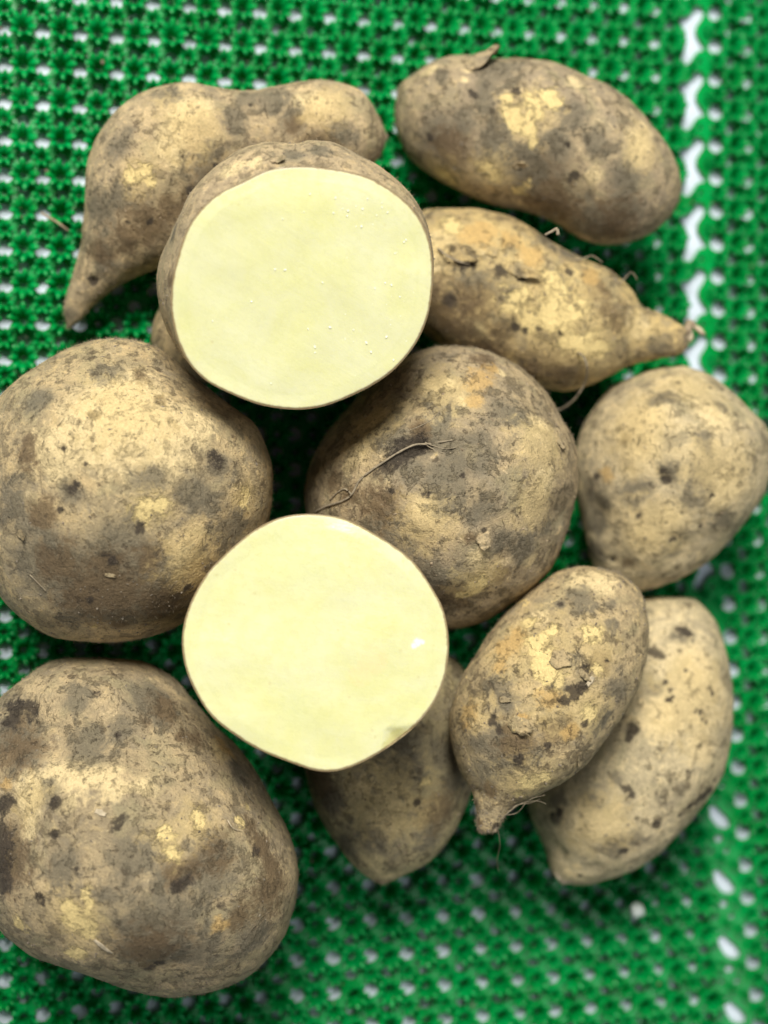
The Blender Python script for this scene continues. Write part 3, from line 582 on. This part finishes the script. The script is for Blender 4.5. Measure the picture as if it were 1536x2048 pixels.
def tube(name, key, pts, r0, r1, mat, label=None):
    """thin root through 3D points"""
    pts = [Vector(p) for p in pts]; dense = []
    n = len(pts)
    for i in range(n - 1):
        p0, p1, p2, p3 = pts[max(i - 1, 0)], pts[i], pts[i + 1], pts[min(i + 2, n - 1)]
        for k in range(6):
            t = k / 6
            dense.append(0.5 * ((2 * p1) + (p2 - p0) * t + (2 * p0 - 5 * p1 + 4 * p2 - p3) * t * t + (3 * p1 - p0 - 3 * p2 + p3) * t ** 3))
    dense.append(pts[-1]); V = []; Fc = []; m = len(dense); S = 6
    for i, p in enumerate(dense):
        tg = (dense[min(i + 1, m - 1)] - dense[max(i - 1, 0)]).normalized()
        a = tg.orthogonal().normalized(); b = tg.cross(a)
        r = (r0 + (r1 - r0) * i / (m - 1)) * (1 + 0.25 * mnoise.noise(p * 900))
        for s in range(S):
            q = 2 * math.pi * s / S; V.append(p + (a * math.cos(q) + b * math.sin(q)) * r)
    for i in range(m - 1):
        for s in range(S):
            Fc.append((i * S + s, i * S + (s + 1) % S, (i + 1) * S + (s + 1) % S, (i + 1) * S + s))
    Fc.append(tuple(range(S))[::-1]); Fc.append(tuple((m - 1) * S + s for s in range(S)))
    bd = BODIES[key]
    o = mesh_obj(name, [v - bd['base'] for v in V], Fc, mat, bd['root'])
    if label: o['label'] = label
    return o

def root_on(key, path, r0, r1, lift=0.0003, mat=None, name='root_hair'):
    """path of (x, y, lift_mm) over the skin; where the skin is missed the last depth is kept"""
    pts = []; last = None
    for q in path:
        s = surf(key, q[0], q[1]); l = (q[2] * 0.001 if len(q) > 2 else lift)
        if s: last = s[2] - l; p = at_depth(q[0], q[1], last)
        else: p = at_depth(q[0], q[1], (last if last else 0.45) + (q[3] * 0.001 if len(q) > 3 else 0))
        pts.append(p)
    return tube(name, key, pts, r0, r1, mat or M_ROOT)

def flake(key, x, y, lx, ly, ang, curl=0.5, lift=0.2, mat=None, seed=0, label=None):
    """scale of peeling skin, lx by ly photo pixels, hinged at one end, torn at the other"""
    s = surf(key, x, y)
    if s is None: return
    p, n, dep = s; k = dep / FPX; rng = random.Random(seed * 31 + int(x) * 7 + int(y)); bd = BODIES[key]
    e = (R_ * math.cos(ang) - U_ * math.sin(ang)); e = (e - n * e.dot(n)).normalized(); g = n.cross(e)
    nu, nv = 6, 5; V = []; Fc = []; th = 0.00014
    tear = [rng.uniform(-0.16, 0.16) for _ in range(nv + 1)]; jag = [[rng.uniform(0.75, 1.2) for _ in range(nu + 1)] for _ in (0, 1)]
    for side in (0, 1):
        for i in range(nu + 1):
            u = i / nu
            for j in range(nv + 1):
                v = j / nv - 0.5; uu = u * (1 + tear[j]) - 0.5
                wv = (0.55 + 0.6 * math.sin(math.pi * min(1, 0.2 + 0.75 * u))) * jag[0 if v < 0 else 1][i]
                q = p + e * uu * lx * k + g * v * ly * k * wv
                hit = bd['bvh'].find_nearest(q)
                sp, sn = (hit[0], hit[1]) if hit[0] is not None else (q, n)
                if sn.dot(n) < 0: sn = -sn
                hgt = lift * lx * k * u ** 1.7 + curl * ly * k * (v * v) * u * 0.9 + 0.00010
                V.append(sp + (q - sp) * 0.0 + sn * (hgt + (th if side else 0)))
    w = nv + 1; L = (nu + 1) * w
    for i in range(nu):
        for j in range(nv):
            a = i * w + j
            Fc.append((a, a + 1, a + w + 1, a + w)); Fc.append((L + a, L + a + w, L + a + w + 1, L + a + 1))
    ring = [j for j in range(w)] + [i * w + nv for i in range(1, nu + 1)] + [nu * w + j for j in range(nv - 1, -1, -1)] + [i * w for i in range(nu - 1, 0, -1)]
    for a, b in zip(ring, ring[1:] + ring[:1]): Fc.append((a, L + a, L + b, b))
    o = mesh_obj('skin_flake', [v - bd['base'] for v in V], Fc, bd['mat'] if mat in (None, M_FLAKE) else mat, bd['root'])
    if label: o['label'] = label
    return o

# large peeling flakes seen in the photograph
flake('B', 962, 126, 70, 44, -0.35, 0.25, 0.42, BODIES['B']['mat'], 1, 'lifted brown skin flake')
flake('I', 1040, 1450, 46, 30, 0.5, 0.6, 0.25, M_FLAKE, 2)
flake('I', 1168, 1350, 30, 12, 0.9, 0.4, 0.10, M_FLAKE, 3)
flake('I', 1158, 1532 - 12, 40, 12, 1.1, 0.4, 0.10, M_FLAKE, 4)
flake('I', 1122, 1318, 40, 34, 0.3, 0.3, 0.08, M_FLAKE, 5)
flake('I', 1010, 1400, 26, 10, 0.2, 0.4, 0.15, M_FLAKE, 6)
flake('I', 1180, 1362, 22, 9, 2.2, 0.4, 0.10, M_FLAKE_PALE, 7)
flake('D', 1045, 545, 60, 26, 0.45, 0.6, 0.22, M_FLAKE, 8)
flake('D', 925, 508, 60, 30, 0.35, 0.5, 0.2, M_FLAKE, 9)
flake('D', 1105, 480, 40, 22, 0.7, 0.5, 0.5, M_FLAKE, 10)
flake('D', 985, 505, 24, 18, 0.5, 0.3, 0.1, M_FLAKE, 11)
flake('M', 206, 1893, 46, 8, 0.9, 0.2, 0.04, M_FLAKE_PALE, 12)
flake('M', 200, 1625, 20, 10, 0.4, 0.3, 0.08, M_FLAKE_PALE, 13)
flake('E', 220, 1150, 20, 8, 0.2, 0.4, 0.12, M_FLAKE, 14)
flake('E', 45, 1070, 26, 14, 0.3, 0.6, 0.3, M_FLAKE, 15)
flake('F', 968, 1082, 34, 26, 1.2, 0.4, 0.15, M_FLAKE, 16)
flake('F', 1120, 890, 24, 14, 1.0, 0.4, 0.2, M_FLAKE, 17)
flake('C', 556, 322, 30, 16, 0.4, 0.5, 0.25, M_FLAKE, 18)
flake('B', 1040, 328, 30, 16, -0.7, 0.5, 0.25, M_FLAKE, 19)

# roots
root_on('F', [(905,880,0.1),(880,884,0.15),(855,888,0.2),(828,890,0.3),(795,906,0.35),(770,922,0.3),(742,941,0.3),(718,962,0.3),(704,988,0.25),(685,1002,0.3),(655,1012,0.4),(630,1024,1.0)], 0.00030, 0.00036)
root_on('F', [(912,895,0.05),(890,898,0.15),(868,892,0.15),(850,885,0.15)], 0.00012, 0.0002)
root_on('F', [(905,905,0.05),(884,906,0.15),(866,898,0.15),(852,890,0.15)], 0.0001, 0.0002)
root_on('F', [(880,822,0.05),(865,838,0.1),(840,852,0.1),(815,862,0.05)], 0.00012, 0.0001)
root_on('F', [(704,990,0.5),(690,978,0.5),(675,985,0.4),(660,1000,0.4)], 0.0003, 0.0002)
root_on('D', [(1155,706,0.2),(1166,712,3),(1174,735,5),(1170,765,5),(1150,797,4,4),(1128,815,4,9),(1108,824,3,13)], 0.00042, 0.0003)
root_on('D', [(876,497,0.6),(892,510,2.5),(915,522,1.5),(940,528,0.5)], 0.0004, 0.0003)
root_on('D', [(1150,520,0.5),(1170,516,3),(1185,512,5),(1205,525,5)], 0.0003, 0.00015)
root_on('D', [(1228,556,0.4),(1240,566,2),(1262,545,5),(1275,560,5)], 0.0003, 0.00012)
root_on('D', [(1090,470,0.5),(1105,462,3),(1114,458,4),(1116,470,3)], 0.0004, 0.0006)
root_on('I', [(1000,1640,0.5),(1020,1622,2),(1045,1606,3),(1075,1602,3),(1092,1608,3)], 0.00013, 0.00007)
root_on('I', [(1004,1640,0.5),(1030,1612,2),(1060,1606,3),(1080,1598,4)], 0.00011, 0.00006)
root_on('I', [(1010,1630,0.5),(1035,1625,2),(1058,1600,3),(1090,1590,3)], 0.0001, 0.00006)
root_on('I', [(995,1655,0.3),(1000,1690,0,3),(994,1720,0,6),(998,1745,0,8)], 0.00007, 0.00005)
root_on('E', [(60,1150,0.3),(75,1165,0.8),(92,1182,0.5)], 0.00018, 0.00012)
root_on('M', [(455,1640,0.3),(465,1655,1.2),(480,1662,0.4)], 0.00018, 0.0001, mat=M_FLAKE_PALE)
root_on('M', [(485,1570,0.3),(495,1590,0.9),(508,1605,0.4)], 0.00016, 0.0001)

# dry torn tip of the neck on D, broken ends on I and J
def nub(key, x, y, dep_add, rx, ang, ln, mat, seed, name='broken_tip'):
    s = surf(key, x, y); dep = (s[2] if s else 0.47) + dep_add; c = at_depth(x, y, dep); k = dep / FPX
    e = (R_ * math.cos(ang) - U_ * math.sin(ang)); bm = bmesh.new()
    bmesh.ops.create_icosphere(bm, subdivisions=2, radius=1.0)
    q = e.to_track_quat('Z', 'Y').to_matrix(); bd = BODIES[key]
    for v in bm.verts:
        w = Vector((v.co.x * rx * k, v.co.y * rx * k, v.co.z * ln * k))
        w *= 1 + 0.45 * mnoise.noise(v.co * 1.7 + Vector((seed, 0, 0)))
        v.co = q @ w + c - bd['base']
    me = bpy.data.meshes.new(name); bm.to_mesh(me); bm.free(); me.materials.append(mat)
    me.polygons.foreach_set('use_smooth', [True] * len(me.polygons))
    o = bpy.data.objects.new(name, me); COL.objects.link(o); o.parent = bd['root']
dn = (Vector(BODIES['D']['P'].mean(0)) - cam_pos).dot(F_)
for x, y, rx, an, ln, mt, sd in ((1374,658,17,0.3,9,M_FLAKE,1),(1378,668,9,1.4,20,M_FLAKE_PALE,2),(1398,661,7,0.7,15,M_FLAKE_PALE,3),(1366,690,12,0.2,9,M_FLAKE,4),(1386,648,5,0.9,12,M_FLAKE,5)):
    s = surf('D', x, y); base_dep = s[2] if s else 0.47
    nub('D', x, y, dn - base_dep, rx, an, ln, mt, sd)
for x, y, rx, sd in ((985,1656,12,6),(965,1650,9,7)): nub('I', x, y, 0.002, rx, 1.2, 10, M_FLAKE, sd)
nub('J', 1132, 1752, 0.004, 16, 0.5, 24, M_FLAKE_PALE, 8); nub('J', 1160, 1756, 0.004, 10, 0.2, 13, M_FLAKE_PALE, 9)

# loose soil crumbs and tiny peel on each skin (too small to pick apart): one part per tuber
def crumbs(key, n, seed, spread=1.0):
    bd = BODIES[key]; rng = np.random.RandomState(seed); P = bd['P']; f = bd['f']
    fn = vnormals(P, f); V = []; Fc = []; rr = random.Random(seed); cnt = 0
    view = np.array(cam_pos) - P; front = (fn * view).sum(1) > -0.02
    idx = np.where(front)[0]
    while cnt < n:
        i = int(rng.choice(idx)); p = Vector(P[i]); nrm = Vector(fn[i])
        if mnoise.noise(p * 60 + Vector((seed, 0, 0))) < -0.05 and rr.random() < 0.8: cnt += 0.2; continue
        a = nrm.orthogonal().normalized(); b = nrm.cross(a); th = rr.uniform(0, 6.28)
        a, b = a * math.cos(th) + b * math.sin(th), b * math.cos(th) - a * math.sin(th)
        s = 0.00016 + 0.00042 * rr.random() ** 3; l = s * rr.uniform(1, 2.2); o = len(V)
        up = nrm * s * rr.uniform(0.4, 1.1)
        for q in (a * l, b * s, -a * l * 0.8, -b * s * 0.9): V.append(p + q * rr.uniform(0.7, 1.2) - nrm * s * 0.15)
        V.append(p + up + a * s * rr.uniform(-0.5, 0.5)); 
        for k in range(4): Fc.append((o + k, o + (k + 1) % 4, o + 4))
        cnt += 1
    o = mesh_obj('soil_crumbs', [v - bd['base'] for v in V], Fc, M_SOIL if seed % 2 else M_FLAKE, bd['root'], smooth=False)
    o['kind'] = 'stuff'
for i, (k, n) in enumerate((('E',420),('F',420),('M',480),('G',160),('J',150),('L',160),('B',200),('D',320),('I',420),('A',300),('C',120))):
    crumbs(k, n, 11 + i)

# fine root fuzz that softens the silhouettes
def fuzz(key, n, seed, ln=0.0011):
    bd = BODIES[key]; rng = random.Random(seed); P = bd['P']; f = bd['f']; fn = vnormals(P, f); V = []; Fc = []
    view = np.array(cam_pos) - P; view /= np.linalg.norm(view, axis=1)[:, None]
    idx = np.where(((fn * view).sum(1) > -0.35))[0]
    for _ in range(n):
        i = int(idx[rng.randrange(len(idx))]); p = Vector(P[i]); nr = Vector(fn[i])
        d = (nr + Vector((rng.uniform(-1, 1), rng.uniform(-1, 1), rng.uniform(-1, 1))) * 0.7).normalized()
        l = ln * rng.uniform(0.35, 1.2); a = d.orthogonal().normalized() * 0.00005; b = d.cross(a); o = len(V)
        V += [p + a, p - a * 0.5 + b * 0.87, p - a * 0.5 - b * 0.87, p + d * l]
        Fc += [(o, o + 1, o + 3), (o + 1, o + 2, o + 3), (o + 2, o, o + 3)]
    ob = mesh_obj('root_fuzz', [v - bd['base'] for v in V], Fc, M_ROOT, bd['root'], smooth=False); ob['kind'] = 'stuff'
for i, (k, n) in enumerate((('E',2600),('F',2200),('M',2200),('A',1600),('I',1500),('C',900),('D',900),('B',700),('L',700),('J',700))):
    fuzz(k, n, 50 + i)

# juice beads on the upper cut face, coloured whitish to paint their glints
bead = bmesh.new(); bmesh.ops.create_icosphere(bead, subdivisions=2, radius=1.0)
bead_me = bpy.data.meshes.new('juice_glint_bead'); bead.to_mesh(bead_me); bead.free()
t = NT('juice_glint_white'); b_ = t.n('ShaderNodeBsdfPrincipled'); b_.inputs['Base Color'].default_value = (0.93, 0.92, 0.72, 1)
b_.inputs['Roughness'].default_value = 0.22; b_.inputs['Coat Weight'].default_value = 0.6; b_.inputs['Specular IOR Level'].default_value = 0.9
nn = t.noise(t.coords((1, 1, 1)), 1.5, 2); t.link(t.bump(nn, 0.2, 0.3), b_.inputs['Normal']); t.link(b_.outputs[0], t.out.inputs[0])
bead_me.materials.append(t.m); bead_me.polygons.foreach_set('use_smooth', [True] * len(bead_me.polygons))
rb = random.Random(5)
glints = [(620,388),(671,396),(694,398),(735,398),(696,422),(725,418),(608,424),(667,426),(723,453),(808,484),(630,705),(660,655),(707,660),(750,577),(770,566),(783,570),(800,594),(645,565),(425,642),(503,603),(542,767),(630,694),(616,658),(773,674),(733,686),(742,704),(790,507),(812,480),(570,540),(787,720),(550,539),(775,425),(764,415),(694,432),(565,438)]
for i in range(34): glints.append((rb.gauss(735, 60), rb.gauss(430, 50) if rb.random() < 0.5 else rb.gauss(620, 60)))
for i, (x, y) in enumerate(glints):
    s = surf('C', x, y, True)
    if not s: continue
    o = bpy.data.objects.new('juice_glint_bead', bead_me); COL.objects.link(o); o.parent = BODIES['C']['root']
    r = (0.00024 if i < 35 else 0.00014) * rb.uniform(0.7, 1.35)
    o.location = s[0] - BODIES['C']['base'] + s[1] * r * 0.1
    o.rotation_euler = (0, 0, rb.uniform(0, 3)); o.scale = (r * rb.uniform(1, 1.7), r, r * 0.75)

# ------------------------------------------------------------------ the green turf mat
PIT = 0.012
SEAM_X = at_height(1393, 60, 0).x
def warp(x, y):
    """the limp mat drifts a little towards its seam"""
    t = min(1.0, max(0.0, (x + 0.06) / 0.20)); t = t * t * (3 - 2 * t)
    d = max(0.0, 0.175 - y) / 0.30
    return x + 0.0118 * t * d ** 2.1, y
g0 = at_height(47, 125, 0.004)                       # a tuft of the photograph fixes the lattice phase
NI0, NI1 = -4, 34; NJ0, NJ1 = -13, 36
def lat(i, j): return g0.x + i * PIT, g0.y - j * PIT
seam_k = round((SEAM_X - g0.x) / PIT * 2.0 - 0.5) / 2
seam_l, seam_r = seam_k - 0.5, seam_k + 1.0      # last and first half-column beside the strip
mat_root = bpy.data.objects.new('turf_mat', None); COL.objects.link(mat_root); mat_root.location = (0, 0, -0.0030)
tag(mat_root, 'green plastic artificial grass mat with round holes, spread under all the sweet potatoes', 'mat')
zoff = Vector((0, 0, 0.0030))
bv, bf = [], []
TH = 0.0010
def plate(outer, holes):
    """flat plate piece with holes: top and bottom sheets plus the walls of the holes"""
    loops = [[Vector((x, y, 0)) for x, y in outer]] + [[Vector((x, y, 0)) for x, y in h] for h in holes]
    tris = tessellate_polygon(loops); flatv = [v for l in loops for v in l]; o = len(bv); n = len(flatv)
    for z in (0.0, -TH):
        for v in flatv:
            wx, wy = warp(v.x, v.y); bv.append((wx, wy, z))
    for a, b, c in tris:
        va, vb, vc = flatv[a], flatv[b], flatv[c]
        if (vb - va).cross(vc - va).z < 0: b, c = c, b
        bf.append((o + a, o + b, o + c)); bf.append((o + n + a, o + n + c, o + n + b))
    s = len(loops[0])
    for l in loops[1:]:
        m = len(l)
        for k in range(m):
            a, b = o + s + k, o + s + (k + 1) % m; bf.append((a, b, b + n, a + n))
        s += m
def circ(cx, cy, r, n=12, ex=1.0): return [(cx + r * ex * math.cos(2 * math.pi * k / n), cy + r * math.sin(2 * math.pi * k / n)) for k in range(n)]
hp = PIT / 2
tufts = []                                           # (x, y, kind)
for a in range(2 * NI0, 2 * NI1):
    for b in range(2 * NJ0, 2 * NJ1):
        i, j = a / 2, b / 2
        if seam_l + 0.01 < i < seam_r - 0.01: continue
        x, y = lat(i, j)
        sq = [(x - hp / 2, y - hp / 2), (x + hp / 2, y - hp / 2), (x + hp / 2, y + hp / 2), (x - hp / 2, y + hp / 2)]
        if (a + b) % 2:
            near = i > seam_r - 0.2 and i < seam_r + 1.2
            r = (0.222 if (a % 2) else 0.175) * PIT * (1.14 if near else 1.0)
            plate(sq, [circ(x, y, r, 12, 1.0)])
        else:
            plate(sq, [circ(x, y, 0.00105 if a % 2 == 0 else 0.0007, 10)])      # tufts spring from a hollow peg
            tufts.append((x, y, 0 if a % 2 == 0 else 1))
# seam: the two panels meet along a strip of wide zigzag gaps, one every two tufts
xs0, _ = lat(seam_l, 0); xs1, _ = lat(seam_r, 0); xs0 += hp / 2; xs1 -= hp / 2; sw = xs1 - xs0
bone = [(0.62,0.04),(0.80,0.02),(0.93,0.06),(0.95,0.14),(0.84,0.24),(0.68,0.33),(0.64,0.42),(0.74,0.52),(0.92,0.60),(0.98,0.66),(0.90,0.71),(0.72,0.72),(0.60,0.78),(0.46,0.88),(0.30,0.94),(0.12,0.91),(0.08,0.84),(0.20,0.74),(0.28,0.62),(0.28,0.50),(0.18,0.40),(0.04,0.32),(0.02,0.26),(0.12,0.22),(0.34,0.20),(0.50,0.12)]
oval = [(0.06,0.16),(0.20,0.12),(0.38,0.18),(0.60,0.28),(0.82,0.38),(0.92,0.48),(0.84,0.55),(0.62,0.56),(0.40,0.50),(0.24,0.38),(0.12,0.26)]
for j in range(NJ0, NJ1, 2):
    _, y0 = lat(0, j - 0.25); _, y1 = lat(0, j + 1.75)
    outer = [(xs0, y1), (xs1, y1), (xs1, y0), (xs0, y0)]
    low = project((0.15, (y0 + y1) / 2, 0))[1] > 1250
    hb = [(xs0 + sw * (0.03 + 0.90 * u), y0 + (y1 - y0) * v) for u, v in (oval if low else bone)]
    cs_ = [[tuple(q) for q in closed_spline(hb, 30)]]
    if low: cs_ += [circ(xs0 + sw * 0.46, y0 + (y1 - y0) * 0.70, 0.14 * PIT, 10), circ(xs0 + sw * 0.68, y0 + (y1 - y0) * 0.90, 0.10 * PIT, 10), circ(xs0 + sw * 0.2, y0 + (y1 - y0) * 0.90, 0.08 * PIT, 10)]
    else: cs_ += [circ(xs0 + sw * 0.72, y0 + (y1 - y0) * 0.87, 0.085 * PIT, 10), circ(xs0 + sw * 0.22, y0 + (y1 - y0) * 0.09, 0.075 * PIT, 10)]
    plate(outer, cs_)
    for u_, v_ in (((0.18, 0.62), (0.86, 0.12), (0.80, 0.68), (0.45, 0.0)) if low else ((0.45, 0.985), (0.93, 0.42), (0.06, 0.56))): tufts.append((xs0 + sw * u_, y0 + (y1 - y0) * v_, 2))
base_o = mesh_obj('perforated_base', [Vector(v) + zoff for v in bv], bf, M_TURF, mat_root, smooth=False)

def tuft_mesh(kind, seed):
    """crown of curved lance-shaped blades round an open centre"""
    rng = random.Random(seed); V, Fc = [], []
    nb = 8 if kind == 0 else 7
    hgt, rad, wid, r_in = ((0.0068, 0.0049, 0.00118, 0.0013) if kind == 0 else (0.0042, 0.0034, 0.00088, 0.0009))
    for b in range(nb):
        th = 2 * math.pi * b / nb + rng.uniform(-0.07, 0.07)
        d = Vector((math.cos(th), math.sin(th), 0)); sd = Vector((-d.y, d.x, 0))
        h = hgt * rng.uniform(0.90, 1.06); r = rad * rng.uniform(0.92, 1.08); o = len(V); S = 5
        for i in range(S + 1):
            u = i / S
            p = d * (r_in + (r - r_in) * (0.22 * u + 0.78 * u ** 2.4)) + Vector((0, 0, h * (u - 0.30 * u ** 3) / 0.86 - 0.0002))
            w = wid * (0.62, 0.84, 1.06, 1.16, 1.0, 0.45)[i]
            out = (d * (1 - 0.55 * u) + Vector((0, 0, -0.3 - 0.6 * u)))
            V += [p + sd * w + out * (-w * 0.25), p + out * w * 0.22, p - sd * w + out * (-w * 0.25), p - out * w * 0.02]
        for i in range(S):
            for k in range(4):
                a = o + i * 4 + k; c = o + i * 4 + (k + 1) % 4; Fc.append((a, c, c + 4, a + 4))
        Fc.append((o + S * 4, o + S * 4 + 1, o + S * 4 + 2, o + S * 4 + 3))
    me = bpy.data.meshes.new('grass_tuft'); me.from_pydata([tuple(v) for v in V], [], Fc); me.update()
    me.materials.append(M_TURF); me.polygons.foreach_set('use_smooth', [True] * len(me.polygons))
    return me, V, Fc
variants = [[tuft_mesh(k, 100 + 10 * k + s) for s in range(5)] for k in (0, 1)]
# the 300 tufts that show largest: in frame, not under a tuber
from mathutils.geometry import intersect_point_tri_2d
def inside(poly, x, y):
    c = False; n = len(poly)
    for i in range(n):
        (x1, y1), (x2, y2) = poly[i], poly[i - 1]
        if (y1 > y) != (y2 > y) and x < (x2 - x1) * (y - y1) / (y2 - y1) + x1: c = not c
    return c
polys = list(OUT.values()) + [C_BODY, C_FACE, H_FACE, [p[0] for p in A_PAIRS] + [p[1] for p in A_PAIRS][::-1]]
rank = []
for n_, (x, y, kind) in enumerate(tufts):
    wx, wy = warp(x, y); px, py, dz = project((wx, wy, 0.004)); kind = min(kind, 1)
    vis = -25 < px < W + 25 and -25 < py < H + 25 and not any(inside(p, px, py) for p in polys)
    rank.append((0 if vis else 1, kind, dz, n_))
top = set(r[3] for r in sorted(rank)[:300] if r[0] == 0)
sv, sf = [], []; rt = random.Random(3)
for n_, (x, y, kind) in enumerate(tufts):
    wx, wy = warp(x, y); wx += rt.uniform(-1, 1) * 0.0002; wy += rt.uniform(-1, 1) * 0.0002
    me_, V_, F_c = variants[min(kind, 1)][rt.randrange(5)]; rz = rt.gauss(0, 0.10) + math.pi / 2; s_ = rt.uniform(0.95, 1.05) * (0.6 if kind == 2 else 1)
    if n_ in top:
        o = bpy.data.objects.new('grass_tuft', me_); COL.objects.link(o); o.parent = mat_root
        o.location = Vector((wx, wy, 0)) + zoff; o.rotation_euler = (rt.gauss(0, 0.06), rt.gauss(0, 0.06), rz); o.scale = (s_, s_, s_ * rt.uniform(0.8, 1.12))
    else:
        c_, sn_ = math.cos(rz) * s_, math.sin(rz) * s_; k0 = len(sv)
        sv += [(wx + v.x * c_ - v.y * sn_, wy + v.x * sn_ + v.y * c_, v.z * s_ + 0.003) for v in V_]
        sf += [tuple(k0 + q for q in f_) for f_ in F_c]
so = mesh_obj('grass_tufts', sv, sf, M_TURF, mat_root); so['kind'] = 'stuff'

# ------------------------------------------------------------------ litter on the mat
def lump_thing(name, label, cat, px, py, z, r, mat, seed):
    bm = bmesh.new(); bmesh.ops.create_icosphere(bm, subdivisions=3, radius=r)
    for v in bm.verts: v.co *= 1 + 0.5 * mnoise.noise(v.co / r * 1.1 + Vector((seed, 0, 0)))
    me = bpy.data.meshes.new(name); bm.to_mesh(me); bm.free(); me.materials.append(mat)
    me.polygons.foreach_set('use_smooth', [True] * len(me.polygons))
    o = bpy.data.objects.new(name, me); COL.objects.link(o); o.location = at_height(px, py, z); tag(o, label, cat); return o
lump_thing('white_crumb', 'small white crumb lying on the mat below the buff spotted potato', 'crumb', 1275, 1820, 0.0075, 0.0026, M_WHITE, 3)
pts = [at_height(82, 425, 0.0085), at_height(100, 436, 0.0083), at_height(118, 447, 0.0088), at_height(137, 462, 0.0083)]
BODIES['twig'] = dict(base=Vector(pts[0]), root=None)
tw = tube('dry_twig', 'twig', pts, 0.0005, 0.0004, M_FLAKE); tw.location = pts[0]
tag(tw, 'thin dry brown twig lying on the mat left of the bent potato', 'twig')

# a few crumbs of dry soil shaken off onto the mat
rl = random.Random(21); V, Fc = [], []; cnt = 0
while cnt < 130:
    px, py = rl.uniform(0, W), rl.uniform(0, H)
    if any(inside(p, px, py) for p in polys): continue
    c = at_height(px, py, rl.uniform(0.002, 0.0058)); r = 0.00022 + 0.0005 * rl.random() ** 3; k0 = len(V)
    for d in ((1, 0, 0), (0, 1, 0), (-1, 0, 0), (0, -1, 0), (0, 0, 1), (0, 0, -1)):
        V.append(c + Vector(d) * r * rl.uniform(0.6, 1.5))
    for k in range(4):
        Fc += [(k0 + k, k0 + (k + 1) % 4, k0 + 4), (k0 + (k + 1) % 4, k0 + k, k0 + 5)]
    cnt += 1
lo = mesh_obj('loose_soil', V, Fc, M_SOIL, None, smooth=False)
tag(lo, 'tiny crumbs of dry soil sprinkled over the green mat', 'soil', kind='stuff')
